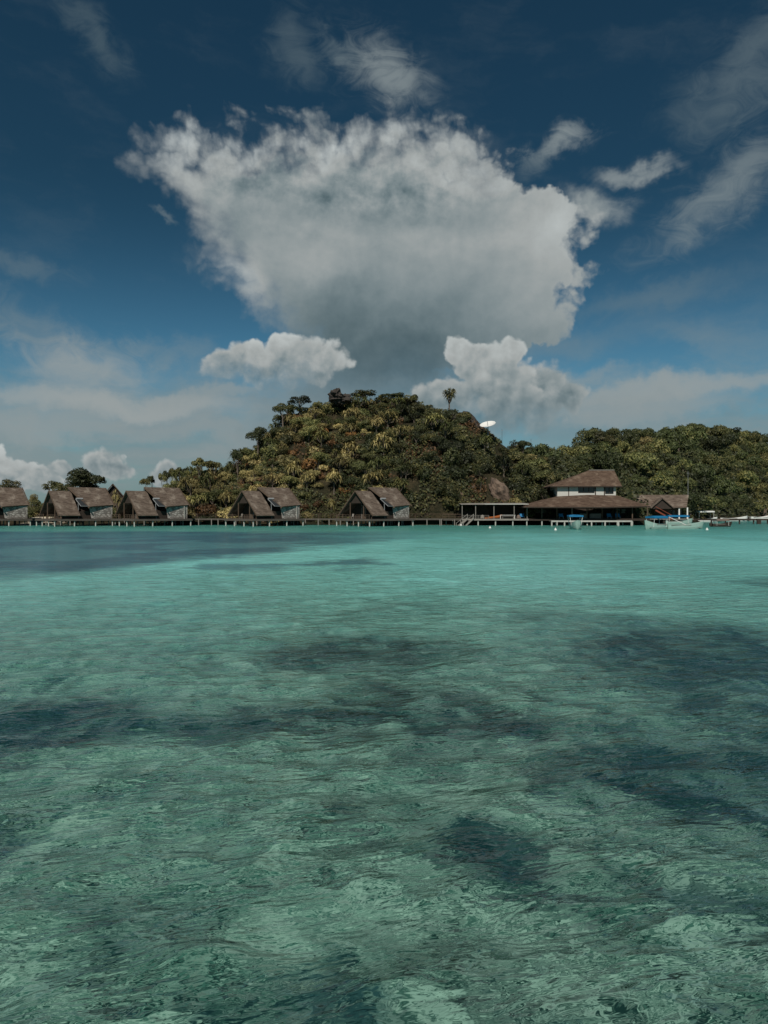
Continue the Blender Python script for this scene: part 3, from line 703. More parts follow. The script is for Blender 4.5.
for i in range(40):
    px = -40 + 250 * (i + r_b.random()) / 40; Yb = r_b.uniform(164, 171) 
    if 24 < px < 48: Yb = 168
    kd = r_b.choice(['mid', 'dark', 'mid', 'yellow']); s = r_b.uniform(1.6, 2.7)
    zn = 'behind the leftmost hut' if px < 28 else 'behind the beach' if px < 50 else 'behind the second hut' if px < 105 else 'between the second and third huts' if px < 128 else 'behind the third hut' if px < 185 else 'right of the third hut'
    place_shrub(SH[kd][r_b.randrange(5)], (fxy(px, Yb), Yb, .6), s, r_b.uniform(0, 6), *LABF(kd, 'shore bush', zn, s, 2.1), s * r_b.uniform(1.0, 1.6))
for i in range(26):
    px = 196 + 262 * (i + r_b.random()) / 26; Yb = r_b.uniform(160.5, 163.5)
    kd = r_b.choice(['mid', 'yellow', 'mid', 'forest']); s = r_b.uniform(1.2, 2.1)
    zn = 'between the third and fourth huts' if px < 232 else 'behind the fourth hut' if px < 303 else 'between the fourth and fifth huts' if px < 342 else 'behind the fifth hut' if px < 413 else 'right of the fifth hut'
    place_shrub(SH[kd][r_b.randrange(5)], (fxy(px, Yb), Yb, .7), s, r_b.uniform(0, 6), *LABF(kd, 'waterside bush', zn, s, 1.65), s * r_b.uniform(1.0, 1.4))
# rocks
def rock(name, loc, d, m, label, seed, jag=.35, rz=0):
    n = 26; vs = []; fs = []; nu, nv = 28, 16
    for j in range(nv + 1):
        ph = math.pi * j / nv
        for i in range(nu):
            th = 2 * math.pi * i / nu; v = Vector((math.sin(ph) * math.cos(th), math.sin(ph) * math.sin(th), math.cos(ph)))
            k = 1 + jag * mnoise.fractal(v * 1.6 + Vector((seed, 0, 0)), 1., 2., 5); vs.append((v.x * k * d[0], v.y * k * d[1], v.z * k * d[2]))
    for j in range(nv):
        for i in range(nu): fs.append((j * nu + i, (j + 1) * nu + i, (j + 1) * nu + (i + 1) % nu, j * nu + (i + 1) % nu))
    mb = MB(); mb.add(vs, fs); o = mb.build(name, m, None, loc); o.rotation_euler = (0, 0, rz); return tag(o, label, 'rock')
for i, (px, py, d, lab) in enumerate([(336, 396, (1.5, 2.5, 1.6), 'jagged dark boulder at the very top of the hill, left piece'), (342, 399, (2.2, 2.5, 1.3), 'jagged dark slab at the very top of the hill, right piece')]):
    Y = 193 if i < 2 else 182
    p = at(px, py, Y); o = rock('rock', p, d, M_ROCKD, lab, i * 5., .7, .3)
    if i == 2: o.rotation_euler = (0, .5, 0)
rock('rock_outcrop', (fxy(470, 193), 194, CAMZ + (HY - 430) / F * 193), (6.6, 4, 3.4), M_ROCKD, 'smooth dark bare crag under the satellite dish', 40., .25).rotation_euler = (0, .75, 0)
rock('rock_outcrop', (fxy(500, 164), 164.5, 6.6), (2.0, 2.2, 3.6), M_ROCKT, 'pale tan bare rock face behind the long open shelter', 44., .35).rotation_euler = (0, -.35, 0)
rock('rock_outcrop', (fxy(463, 162), 163, 4.6), (1.6, 1.8, 2.6), M_ROCKT, 'small tan rock face left of the long open shelter', 47., .4)
rock('rock_outcrop', (fxy(479, 163), 164, 5.0), (1.7, 1.8, 2.2), M_ROCKT, 'reddish tan rock between the two other rock faces', 49., .4)
for i, (px, Y, dx_, dz_, lab) in enumerate([(744, 262, 5., 3.2, 'reddish bare rock at the shore behind the right hand boats'), (725, 240, 2.6, 2.0, 'small reddish rock at the shore left of the larger reddish rock'), (757, 268, 3., 4.0, 'tall pale tan rock near the right edge behind the boats')]):
    rock('rock_outcrop', (fxy(px, Y), Y, 1.5), (dx_, 2.5, dz_), M_ROCKT, lab, 70. + i, .5)
for i, (px, Y, s) in enumerate([(438, 161, .8), (446, 160.5, 1.1), (454, 161, .7), (430, 161.5, .6)]):
    rock('boulder', (fxy(px, Y), Y, .5), (s * 1.3, s, s * .9), M_ROCKT, ['small brown shore boulder right of the last hut', 'largest brown shore boulder right of the last hut', 'brown shore boulder next to the steps', 'smallest brown shore boulder closest to the last hut'][i], 60. + i, .5)

for i, (px, py, Y, d, m_, lab) in enumerate([(408, 462, 178, (3.0, 1.8, 1.6), M_ROCKT, 'brown bare rock patch halfway up above the rightmost hut'), (448, 478, 170, (2.4, 1.6, 3.2), M_ROCKD, 'dark upright rock slab in the cliff left of the open shelter'),
        (432, 430, 190, (3.6, 2., 2.4), M_ROCKD, 'dark bare rock under the lone screw pine'), (398, 492, 166, (2.2, 1.4, 1.6), M_ROCKT, 'reddish bare rock just above the roof of the rightmost hut')]):
    rock('rock_outcrop', (fxy(px, Y), Y, CAMZ + (HY - py) / F * Y), d, m_, lab, 90. + i * 3, .55).rotation_euler = (0, .5 if i % 2 else -.4, 0)
# beach
mb = MB(); pts = [(fxy(26, 159), 161), (fxy(30, 157), 157.6), (fxy(41, 157), 157.3), (fxy(46, 159), 161)]
mb.add([(x, y, .45 if y < 160 else 1.5) for x, y in pts] + [(x, y + 3, 1.7) for x, y in pts[::3]] , [(0, 1, 2, 3), (0, 3, 5, 4)])
mb.add([(x, y, -.5) for x, y in pts[1:3]] + [(pts[1][0], pts[1][1], .45), (pts[2][0], pts[2][1], .45)], [(0, 1, 3, 2)])
tag(mb.build('beach', M_SAND), kind='structure')

# ------------------------------------------------------------------ huts over the water
def hut_proto():
    P_ = {}
    f = MB(); t = .22
    f.slab([(0, -4.1, 7.05), (5.15, -4.1, 2.1), (5.15, .1, 2.1), (0, .1, 7.05)], t)
    f.slab([(0, .1, 7.05), (-5.15, .1, 2.1), (-5.15, -4.1, 2.1), (0, -4.1, 7.05)], t); P_['front_roof'] = (f, M_ROOF)
    b = MB()
    b.slab([(0, -.3, 7.85), (4.75, 2.0, 3.85), (4.25, 7.2, 4.28), (0, 7.2, 7.85)], t)
    b.slab([(0, 7.2, 7.85), (-4.25, 7.2, 4.28), (-4.75, 2.0, 3.85), (0, -.3, 7.85)], t); P_['rear_roof'] = (b, M_ROOF)
    w_ = MB(); h0, h1 = 1.46, 4.18
    for sx in (-1, 1):
        w_.slab([(sx * 4.1, 2.7, h0), (sx * 4.1, 7.0, h0), (sx * 4.1, 7.0, h1), (sx * 4.1, 2.2, h1)][::sx], .14)
    w_.slab([(-3.95, 7.0, h0), (-3.95, 7.0, h1), (0, 7.0, 7.4), (3.95, 7.0, h1), (3.95, 7.0, h0)], .14); P_['wall'] = (w_, M_WALL)
    d = MB()
    d.slab([(-3.95, 2.75, h0), (3.95, 2.75, h0), (3.95, 2.75, h1 - .25), (0, 2.75, 7.3), (-3.95, 2.75, h1 - .25)], .12)
    d.slab([(-3.9, -1.6, h0), (3.9, -1.6, h0), (3.9, -1.6, 2.9), (0, -1.6, 6.65), (-3.9, -1.6, 2.9)], .12); d.slab([(-2.2, -3.6, 4.55), (2.2, -3.6, 4.55), (0, -3.6, 6.6)], .08)
    for sx in (-1, 1): d.slab([(sx * 3.8, -1.5, h0), (sx * 3.8, 2.6, h0), (sx * 3.8, 2.6, 2.95), (sx * 3.8, -1.5, 2.95)][::sx], .1)
    P_['gable_panel'] = (d, M_WOODD)
    bb = MB()
    for sx in (-1, 1):
        bb.beam((0, -4.18, 7.0), (sx * 5.2, -4.18, 2.02), .10, .24); bb.beam((0, -.42, 7.74), (sx * 4.98, 1.9, 3.62), .12, .26); bb.beam((0, 7.38, 7.74), (sx * 4.5, 7.38, 4.0), .10, .24)
    P_['bargeboard'] = (bb, M_WOODB)
    k = MB(); k.box((0, 1.3, 1.36), (10.2, 12.6, .14)); k.box((0, -5.0, 1.16), (10.2, .16, .22)); k.box((5.1, 1.3, 1.16), (.16, 12.6, .22)); k.box((-5.1, 1.3, 1.16), (.16, 12.6, .22)); P_['deck'] = (k, M_PLANK)
    return P_
proto_parts = hut_proto()
def hut_posts():
    out = []
    for x in (-4.9, -1.7, 1.7, 4.9):
        for y in (-4.8, -1.0, 3.2, 7.3):
            out.append((x, y))
    return out
post_me = MB().tube([(0, 0, -2.5), (0, 0, 1.28)], .13, 8).mesh('post'); post_me.materials.append(M_POST)
gpost_me = MB().box((0, 0, 0), (.14, .14, 1.)).mesh('veranda_post'); gpost_me.materials.append(M_WOODB)
meshes = {k: (v[0].mesh(k), v[1]) for k, v in proto_parts.items()}
for k, (me, m) in meshes.items(): me.materials.append(m)
rail = MB()
for x0, x1 in ((-4.9, -1.0), (1.0, 4.9)):
    rail.beam((x0, -4.9, 2.25), (x1, -4.9, 2.25), .07); rail.beam((x0, -4.9, 1.85), (x1, -4.9, 1.85), .05)
    for i in range(5): x = x0 + (x1 - x0) * i / 4; rail.beam((x, -4.9, 1.43), (x, -4.9, 2.24), .06)
rail.beam((5.0, -4.9, 2.25), (5.0, -1.2, 2.25), .07); rail_me = rail.mesh('railing'); rail_me.materials.append(M_WOODB)
door_me = MB().box((0, -1.78, 2.5), (1.1, .08, 2.05)).mesh('door'); door_me.materials.append(M_WOODB)
frame_me = MB().box((-.62, -1.82, 2.52), (.12, .1, 2.1)).box((.62, -1.82, 2.52), (.12, .1, 2.1)).box((0, -1.82, 3.62), (1.36, .1, .12)).mesh('door_frame'); frame_me.materials.append(M_WOODG)
win_me = MB().box((0, -1.77, 4.5), (1.3, .06, .9)).mesh('window'); win_me.materials.append(M_GLASS)
wf_me = MB().box((0, -1.8, 4.98), (1.5, .08, .09)).box((0, -1.8, 4.02), (1.5, .08, .09)).box((-.7, -1.8, 4.5), (.09, .08, .88)).box((.7, -1.8, 4.5), (.09, .08, .88)).mesh('window_frame'); wf_me.materials.append(M_WOODG)
sp = MB().slab([(3.0, .05, 5.3), (4.75, .35, 3.95), (4.75, 1.75, 3.95), (3.0, 1.45, 5.3)], .1); sp_me = sp.mesh('solar_panel'); sp_me.materials.append(M_PANEL)
st_me = MB().tube([(2.9, .1, 5.45), (2.9, 1.4, 5.45)], .20, 10).mesh('water_tank'); st_me.materials.append(M_METAL)
spf = MB().beam((3.0, -.02, 5.34), (4.8, .3, 3.97), .08).beam((4.8, .3, 3.97), (4.8, 1.8, 3.97), .08).beam((3.9, .1, 4.5), (4.0, .2, 1.45), .08).mesh('panel_frame'); spf.materials.append(M_METAL)
dp_me = MB().tube([(4.28, 6.2, 1.4), (4.28, 6.2, 4.0)], .07, 6).mesh('drain_pipe'); dp_me.materials.append(M_POST)
def sub(nm, me, parent, loc=None):
    o = bpy.data.objects.new(nm, me); col.objects.link(o); o.parent = parent
    if loc is not None: o.location = loc
    return o
HUTS = [(-16, 'hut cut off by the left edge of the picture, partly hidden roof front', 0), (70, 'second hut from the left, under the broad dark tree', 0), (146, 'third hut from the left, beside the row of slender trees', 1), (259.5, 'fourth hut from the left, at the sunlit foot of the great hill', 1), (370.5, 'rightmost of the thatched stilt huts, under the dark middle of the hill', 0)]
for px, lab, pipe in HUTS:
    Y = 150.
    h = empty('stilt_hut', (fxy(px, Y), Y, 0), R(-46), lab, 'hut', 'thatched stilt huts along the shore')
    for k, (me, m) in meshes.items():
        o = sub(k, me, h)
        if k == 'gable_panel':
            dr = sub('door', door_me, o); wn = sub('window', win_me, o); sub('door_frame', frame_me, o); sub('window_frame', wf_me, o)
    for (x, y) in hut_posts(): sub('post', post_me, h, (x, y, 0))
    for x, hh in ((-4.3, 1.2), (4.3, 1.2), (-2.0, 3.3), (2.0, 3.3)):
        o = sub('veranda_post', gpost_me, h, (x, -3.7, 1.43 + hh / 2)); o.scale = (1, 1, hh)
    sub('railing', rail_me, h)
    o = sub('solar_panel', sp_me, h); sub('water_tank', st_me, o); sub('panel_frame', spf, o)
    if pipe: sub('drain_pipe', dp_me, h)
# chairs on the verandas
def deckchair(loc, rz, label):
    e = empty('chair', loc, rz, label, 'chair')
    MB().box((0, 0, .42), (.56, .56, .06)).build('seat', M_WOODG, e); MB().slab([(-.28, .26, .45), (.28, .26, .45), (.28, .42, 1.0), (-.28, .42, 1.0)], .05).build('backrest', M_WOODG, e)
    for x in (-.24, .24):
        for y in (-.24, .24): MB().box((x, y, .2), (.06, .06, .4)).build('leg', M_WOODG, e)
def hut_pt(px, lx, ly, z):
    c, s_ = math.cos(R(-46)), math.sin(R(-46)); return (fxy(px, 150) + lx * c - ly * s_, 150 + lx * s_ + ly * c, z)
for px, nm in ((259.5, 'fourth hut'), (370.5, 'rightmost hut')):
    deckchair(hut_pt(px, -2.4, -3.0, 1.43), R(-46), 'pale wooden chair on the veranda of the ' + nm)
# hut roof hidden between the second and third huts
e = empty('back_hut', (fxy(112.5, 172), 172, 0), R(22), 'dark pointed gable roof standing back between the second and third huts', 'hut')
mb = MB(); mb.slab([(0, -3, 9.3), (3.6, -3, 4.9), (3.6, 4, 4.9), (0, 4, 9.3)], .2); mb.slab([(0, 4, 9.3), (-3.6, 4, 4.9), (-3.6, -3, 4.9), (0, -3, 9.3)], .2); mb.build('roof', M_ROOF2, e)
MB().slab([(-2.9, -2.4, 1.0), (2.9, -2.4, 1.0), (2.9, -2.4, 5.4), (0, -2.4, 8.9), (-2.9, -2.4, 5.4)], .15).slab([(2.9, -2.3, 1), (2.9, 3.5, 1), (2.9, 3.5, 5.4), (2.9, -2.3, 5.4)], .15).slab([(-2.9, 3.5, 1), (-2.9, -2.3, 1), (-2.9, -2.3, 5.4), (-2.9, 3.5, 5.4)], .15).build('wall', M_WOODD, e)
MB().box((0, -2.46, 4.6), (1.2, .08, 1.2)).build('window', M_GLASS, e)

# ------------------------------------------------------------------ boardwalk
def boardwalk(x0, x1, Y, label, z=1.42, step=2.6, rail_=True, wd=1.8):
    e = empty('boardwalk', (x0, Y, 0), 0, label, 'walkway'); L = x1 - x0; L_ = L
    mb = MB(); n = int(L / .3)
    mb.box((L / 2, 0, z - .05), (L, wd, .10)); mb.box((L / 2, -wd / 2 + .1, z - .22), (L, .12, .22)); mb.box((L / 2, wd / 2 - .1, z - .22), (L, .12, .22)); mb.build('deck', M_PLANK, e)
    if rail_:
        r = MB(); r.beam((0, wd / 2, z + .95), (L, wd / 2, z + .95), .07); r.beam((0, wd / 2, z + .5), (L, wd / 2, z + .5), .05)
        for i in range(int(L / 1.3) + 1): r.beam((i * 1.3, wd / 2, z), (i * 1.3, wd / 2, z + .95), .07)
        r.build('railing', M_WOODB, e)
    me = MB().tube([(0, 0, -2.5), (.03, 0, -.5), (0, 0, z - .1)], [.13, .11, .10], 7).mesh('post'); me.materials.append(M_WOODG); k = int(L / step) + 1
    for i in range(k):
        sub('post', me, e, (min(L, i * step + random.uniform(-.8, .8)), -wd / 2 + .12, 0))
        if i % 2 == 0: sub('post', me, e, (min(L, i * step + .7), wd / 2 - .12, 0))
    return e
boardwalk(fxy(-120, 158), fxy(460, 158), 158, 'long grey plank walkway on posts linking the thatched huts')

# ------------------------------------------------------------------ long open shelter
Y = 155.
e = empty('open_shelter', (fxy(461, Y), Y, 0), 0, 'long open shelter with thin pale flat roof on the pier', 'shelter'); L = fxy(527, Y) - fxy(461, Y)
MB().slab([(-.2, -1.6, 4.42), (L, -1.6, 4.5), (L, 4., 4.75), (-.2, 4., 4.67)], .10).build('roof', M_WOODG, e)
MB().box((L * .18, -1.66, 4.38), (L * .3, .08, .12)).build('fascia', M_WOODG, e)
MB().box((L * .67, -1.68, 4.42), (L * .66, .08, .16)).build('fascia', M_POST, e)
MB().box((L / 2, 1.2, 1.32), (L, 6., .14)).box((L / 2, -1.75, 1.15), (L, .12, .22)).build('deck', M_WOODG, e)
for x in (.1, 2.9, 6.7, 10.9, 13.6):
    MB().box((x, -1.3, 2.85), (.13, .13, 2.95)).build('post', M_WOODG, e); MB().box((x, 3.4, 3.), (.13, .13, 3.2)).build('post', M_WOODD, e)
for x in (.2, 3.4, 7.0, 10.6, 13.5): MB().tube([(x, -1.5, -2.5), (x, -1.5, 1.24)], .13, 8).build('pile', M_POST, e)
r_ = MB()
for z in (1.75, 2.1): r_.beam((.1, -1.5, z), (5.6, -1.5, z), .05)
for i in range(6): r_.beam((.1 + i * 1.1, -1.5, 1.39), (.1 + i * 1.1, -1.5, 2.12), .06)
r_.build('railing', M_WOODG, e)
MB().slab([(-.2, 3.7, 1.3), (L, 3.7, 1.3), (L, 3.7, 4.4), (-.2, 3.7, 4.4)], .1).build('back_wall', M_WOODD, e)
bx = fxy(461, Y)
# table, bench, kayak
def table(loc, L_, label, m):
    e = empty('table', loc, 0, label, 'table'); MB().box((0, 0, .74), (L_, .9, .07)).build('tabletop', m, e)
    for x in (-L_ / 2 + .12, L_ / 2 - .12):
        for y in (-.35, .35): MB().box((x, y, .35), (.09, .09, .70)).build('leg', m, e)
table((fxy(507, Y), Y - .4, 1.39), 3.2, 'long white table standing under the open shelter', M_WPAINT)
e2 = empty('bench', (fxy(507, Y), Y - 1.2, 1.39), 0, 'grey wooden bench in front of the long white table', 'bench')
MB().box((0, 0, .42), (2.6, .35, .06)).build('seat', M_WOODG, e2)
for x in (-1.1, 1.1): MB().box((x, 0, .2), (.08, .3, .4)).build('leg', M_WOODG, e2)
def hullmesh(L_, B, H, bow=.25, sheer=.25, n=22, m=10, transom=.75, thick=.04, keel=.35):
    """open boat along +x (bow), waterline at z=0"""
    mb = MB(); prof = []
    for i in range(n + 1):
        t = i / n; x = -L_ / 2 + L_ * t
        b = B / 2 * (transom + (1 - transom) * math.sin(min(1, t / .45) * math.pi / 2)) if t < .45 else B / 2 * math.sqrt(max(0, 1 - ((t - .45) / .55) ** 2.2))
        top = H * (1 + sheer * (2 * t - .8) ** 2 * (1.6 if t > .4 else .6)); kz = -keel * (1 - max(0, (t - .7) / .3) ** 2)
        ring = []
        for j in range(m + 1):
            a = math.pi * j / m; yy = -b * math.cos(a); zz = kz + (top - kz) * (1 - math.sin(a) ** .7); ring.append((x + bow * max(0, t - .7) / .3 * (1 - math.sin(a)) * .8, yy, zz))
        prof.append(ring)
    vo = [p for r in prof for p in r]; vi = [(p[0], p[1] * .93, p[2] + (.0 if j in (0, m) else thick * 1.5)) for r in prof for j, p in enumerate(r)]
    k = m + 1; fs = []
    for i in range(n):
        for j in range(m): fs.append((i * k + j, i * k + j + 1, (i + 1) * k + j + 1, (i + 1) * k + j))
    N = len(vo); fi = [tuple(q + N for q in reversed(f)) for f in fs]
    rim = []
    for i in range(n):
        for j in (0, m):
            rim.append((i * k + j, (i + 1) * k + j, (i + 1) * k + j + N, i * k + j + N))
    tr = [tuple(range(m + 1)), tuple(N + q for q in range(m, -1, -1))]
    mb.add(vo + vi, fs + fi + rim + tr); return mb
k_ = hullmesh(3.6, .75, .28, .3, .5, transom=.25, keel=.12).mesh('kayak'); k_.materials.append(M_ORANGE)
o = bpy.data.objects.new('kayak', k_); col.objects.link(o); o.location = (fxy(492.5, Y), Y - .6, 1.55); o.rotation_euler = (0, -.06, .2); tag(o, 'orange kayak lying on the deck under the open shelter', 'kayak')
# barrels / bags under the shelter
for i, (px, m, lab) in enumerate([(482, M_WOODG, 'grey bundle beside the orange kayak under the shelter'), (518, M_TARP, 'brown bundle right of the white table under the shelter')]):
    mb = MB(); mb.tube([(0, 0, 0), (0, 0, .1), (.03, 0, .6), (0, 0, .8)], [.3, .42, .38, .12], 10); o = mb.build('sack', m, None, (fxy(px, Y), Y - .5, 1.39)); tag(o, lab, 'sack')
# steps into the water
def steps(px0, px1, lab):
    e = empty('steps', (fxy(px1, Y) , Y - 2.2, 0), 0, lab, 'steps'); w_ = fxy(px1, Y) - fxy(px0, Y)
    st_ = MB()
    for y in (-.5, .5): st_.beam((0, y, 1.5), (-w_, y, -.5), .1, .28)
    st_.build('stringer', M_WOODG, e)
    for i in range(6): MB().box((-w_ * (i + .3) / 6.5, 0, 1.35 - i * .27), (.32, 1.0, .05)).build('tread', M_WOODG, e)
    r = MB(); r.beam((0, -.55, 2.35), (-w_, -.55, .5), .08); r.beam((0, -.55, 1.4), (0, -.55, 2.4), .09); r.beam((-w_, -.55, -1.2), (-w_, -.55, .55), .09); r.build('handrail', M_WOODG, e)
steps(455, 466, 'left flight of wooden steps going down into the water'); steps(462, 472, 'right flight of pale wooden steps beside the open shelter')
boardwalk(fxy(443, 156), fxy(462, 156), 156, 'short plank walkway from the shore boulders to the open shelter', 1.36, 1.6, True, 1.4)

# ------------------------------------------------------------------ main building (restaurant)
Y = 155.; S_ = Y / F
x0, x1 = fxy(520, Y), fxy(650, Y)
e = empty('main_building', (fxy(586, Y), Y, 0), 0, 'two-storey building with pale upper walls and wide brown hipped roofs over the water', 'building')
ox = fxy(586, Y)
def bx_(px, dy=0): return fxy(px, Y + dy) - ox
def zz(py, dy=0): return CAMZ + (HY - py) / F * (Y + dy)
# lower hipped roof
zl, zt = zz(506.5), zz(495.5, 6)
A = [(bx_(521), -3.0, zl - .05), (bx_(601), -4.5, zl - .1), (bx_(649), -.5, zl + .1), (bx_(649) + 1, 15, zl), (bx_(521), 16, zl)]
B = [(bx_(558, 5), 5.0, zt - .2), (bx_(587, 4), 3.6, zt + .1), (bx_(617, 5), 5.0, zt), (bx_(617, 5), 12, zt), (bx_(558, 5), 12, zt)]
lr = MB()
for i in range(5):
    j = (i + 1) % 5; lr.slab([A[i], A[j], B[j], B[i]], .22)
lr.build('lower_roof', M_ROOF2, e)
ev = MB()
for i in range(5): ev.beam(Vector(A[i]) - Vector((0, 0, .14)), Vector(A[(i + 1) % 5]) - Vector((0, 0, .14)), .1, .22)
ev.build('eave_board', M_WOODD, e)
# upper storey
ux0, ux1, uy0, uy1 = bx_(557.5, 5), bx_(616, 5), 5.2, 12.
uz0, uz1 = zz(500, 5), zz(485.5, 5)
hw = MB(); xa, xb = bx_(578.5, 5), bx_(594.5, 5); w1z0 = zz(492.8, 5); w1z1 = zz(487, 5); xc, xd = bx_(605.5, 5), bx_(613.5, 5)
for (a, b, c, d) in ((ux0, xa, uz0, uz1), (xa, xb, uz0, w1z0), (xa, xb, w1z1, uz1), (xb, xc, uz0, uz1), (xc, xd, uz0, w1z0 - .2), (xc, xd, w1z1, uz1), (xd, ux1, uz0, uz1)):
    hw.box(((a + b) / 2, uy0, (c + d) / 2), (b - a, .16, d - c))
hw.box((ux0 + .08, (uy0 + uy1) / 2 + .1, (uz0 + uz1) / 2), (.16, uy1 - uy0, uz1 - uz0)); hw.box((ux1 - .08, (uy0 + uy1) / 2 + .1, (uz0 + uz1) / 2), (.16, uy1 - uy0, uz1 - uz0)); hw.box(((ux0 + ux1) / 2, uy1 + .1, (uz0 + uz1) / 2), (ux1 - ux0 - .4, .16, uz1 - uz0))
wl = hw.build('wall', M_WHITE, e)
cp = MB()
for px in (568.8,): cp.box((bx_(px, 5), uy0 - .12, (uz0 + uz1) / 2), (.16, .1, uz1 - uz0))
for px in (595.5, 604.5): cp.box((bx_(px, 5), uy0 - .14, (uz0 + uz1) / 2), (.2, .12, uz1 - uz0))
cp.build('timber_post', M_WOODD, e)
for (a, b, c, d) in ((xa, xb, w1z0, w1z1), (xc, xd, w1z0 - .2, w1z1)):
    o = MB().box(((a + b) / 2, uy0 + .06, (c + d) / 2), (b - a, .03, d - c)).build('window', M_GLASS, e)
    fr = MB(); n = 3 if b - a > 2.5 else 2
    for i in range(n + 1): fr.box((a + (b - a) * i / n, uy0 - .03, (c + d) / 2), (.09, .1, d - c))
    fr.box(((a + b) / 2, uy0 - .04, c), (b - a, .12, .1)); fr.build('window_frame', M_WOODD, o)
# upper hipped roof with a gablet
uz = zz(486, 3.5); zr = zz(470.3, 8.5); rx0, rx1 = bx_(589, 8.6), bx_(611.5, 8.6)
a0, a1 = bx_(550.5, 4.3), bx_(622, 4.3); f0, f1 = 4.3, 13.2; ym = 8.6
ur = MB()
ur.slab([(a0, f0, uz), (a1, f0, uz), (rx1 + .6, ym, zr), (rx0, ym, zr)], .2)
ur.slab([(a1, f1, uz), (a0, f1, uz), (rx0, ym, zr), (rx1 + .6, ym, zr)], .2)
ur.slab([(a0, f1, uz), (a0, f0, uz), (rx0, ym, zr)], .2)
ur.slab([(a1, f0, uz), (a1, f1, uz), (rx1 - .4, ym, zr - 1.7)], .2)
ur.build('upper_roof', M_ROOF2, e)
MB().beam((a0, f0 - .03, uz - .12), (a1, f0 - .03, uz - .12), .1, .2).beam((a1 + .02, f0, uz - .12), (a1 + .02, f1, uz - .12), .1, .2).beam((a0 - .02, f0, uz - .12), (a0 - .02, f1, uz - .12), .1, .2).build('eave_board', M_WOODD, e)
MB().beam((rx0, ym, zr + .06), (rx1 + .6, ym, zr + .06), .3, .14).build('ridge_cap', M_WOODG, e)
# ground floor: deck, posts, inner walls
gd = MB(); gd.box((bx_(586), 6., 1.34), (bx_(648) - bx_(524), 14., .16)); gd.box((bx_(586), -1.1, 1.12), (bx_(648) - bx_(524), .14, .26)); gd.build('floor', M_WOODD, e)
iw = MB(); iw.box((bx_(586), 7., 2.6), (bx_(644) - bx_(528), .15, 2.4)); iw.box((bx_(528), 9., 2.6), (.15, 4., 2.4)); iw.box((bx_(644), 9., 2.6), (.15, 4., 2.4)); iw.build('inner_wall', M_WOODD, e)
for px in (526, 541, 556, 571, 586, 601, 616, 631, 646):
    MB().box((bx_(px), -.8, 2.68), (.2, .2, 2.5)).build('post', M_WOODB if px != 571 else M_WOODG, e)
    MB().tube([(bx_(px), -.9, -2.5), (bx_(px), -.9, 1.25)], .14, 8).build('pile', M_POST, e)
for i, px in enumerate((545, 551, 628, 634)):
    o = MB().box((bx_(px), 6.88, 3.0), (.9, .06, .8)).build('shutter', M_WOODG, e)
# serving counter
for px0, px1 in ((581, 588), (591, 602)):
    MB().box((bx_((px0 + px1) / 2), 1.0, 1.95), (bx_(px1) - bx_(px0), .6, 1.0)).build('counter', M_WOODG, e)
# long low jetty in front
Yj = 150.
e = empty('boat_landing', (fxy(551, Yj), Yj, 0), 0, 'long low landing stage with pale edge beam in front of the main building', 'pier'); L = fxy(632, Yj) - fxy(551, Yj)
MB().box((L / 2, .9, .98), (L, 1.9, .10)).build('deck', M_WOODG, e); MB().box((L / 2, -.12, .93), (L, .14, .30)).build('edge_beam', M_POST, e)
for i in range(7): MB().tube([(L * i / 6 + (.15 if i == 0 else -.15 if i == 6 else 0), -.05, -2.4), (L * i / 6 + (.15 if i == 0 else -.15 if i == 6 else 0), -.05, .76)], .16, 8).build('pile', M_POST, e)
for i in range(6): MB().tube([(L * (i + .5) / 6, 1.6, -2.4), (L * (i + .5) / 6, 1.6, .92)], .13, 8).build('pile', M_POST, e)
# chairs in blue on the terrace
def bluechair(px, lab):
    e = empty('terrace_chair', (fxy(px, Y), Y - .3, 1.42), 0, lab, 'chair', 'blue chairs on the terrace')
    MB().box((0, 0, .42), (.9, .6, .1)).build('seat', M_BLUE, e); MB().slab([(-.45, .28, .46), (.45, .28, .46), (.45, .45, 1.05), (-.45, .45, 1.05)], .07).build('backrest', M_BLUE, e)
    for x in (-.4, .4):
        for y in (-.25, .25): MB().box((x, y, .18), (.05, .05, .36)).build('leg', M_METAL, e)
for px, lab in ((561, 'blue chair on the terrace left of the canopied boat'), (609, 'left one of the two blue chairs right of the counter'), (617.5, 'right one of the two blue chairs right of the counter'), (522, 'blue chair at the far left end of the main building terrace')): bluechair(px, lab)

# ------------------------------------------------------------------ gabled house on the right
Y = 168.
e = empty('gabled_house', (fxy(665, Y), Y, 0), R(-4), 'low house with long brown gable roof and dark cross gable behind the boats', 'house'); q = Y / F
hx0, hx1 = (637 - 665) * q, (692 - 665) * q; zr = CAMZ + (HY - 494.5) * q; ze = CAMZ + (HY - 507.5) * q
mb = MB(); mb.slab([(hx0 - .4, -.2, ze), (hx1 - 1.4, -.2, ze), (hx1 + .3, 3.6, zr), (hx0, 3.6, zr)], .2); mb.slab([(hx1 - 1.4, 7.4, ze), (hx0 - .4, 7.4, ze), (hx0, 3.6, zr), (hx1 + .3, 3.6, zr)], .2); mb.build('roof', M_ROOF, e)
gx0, gx1, gm = (649 - 665) * q, (672 - 665) * q, (660.5 - 665) * q; gz = CAMZ + (HY - 498) * q
mb = MB(); mb.slab([(gm, -1.6, gz), (gm, 3.0, gz), (gx0, 3.0, ze + .05), (gx0, -1.6, ze - .1)], .16); mb.slab([(gm, 3.0, gz), (gm, -1.6, gz), (gx1, -1.6, ze - .1), (gx1, 3.0, ze + .05)], .16); mb.build('porch_roof', M_ROOF, e)
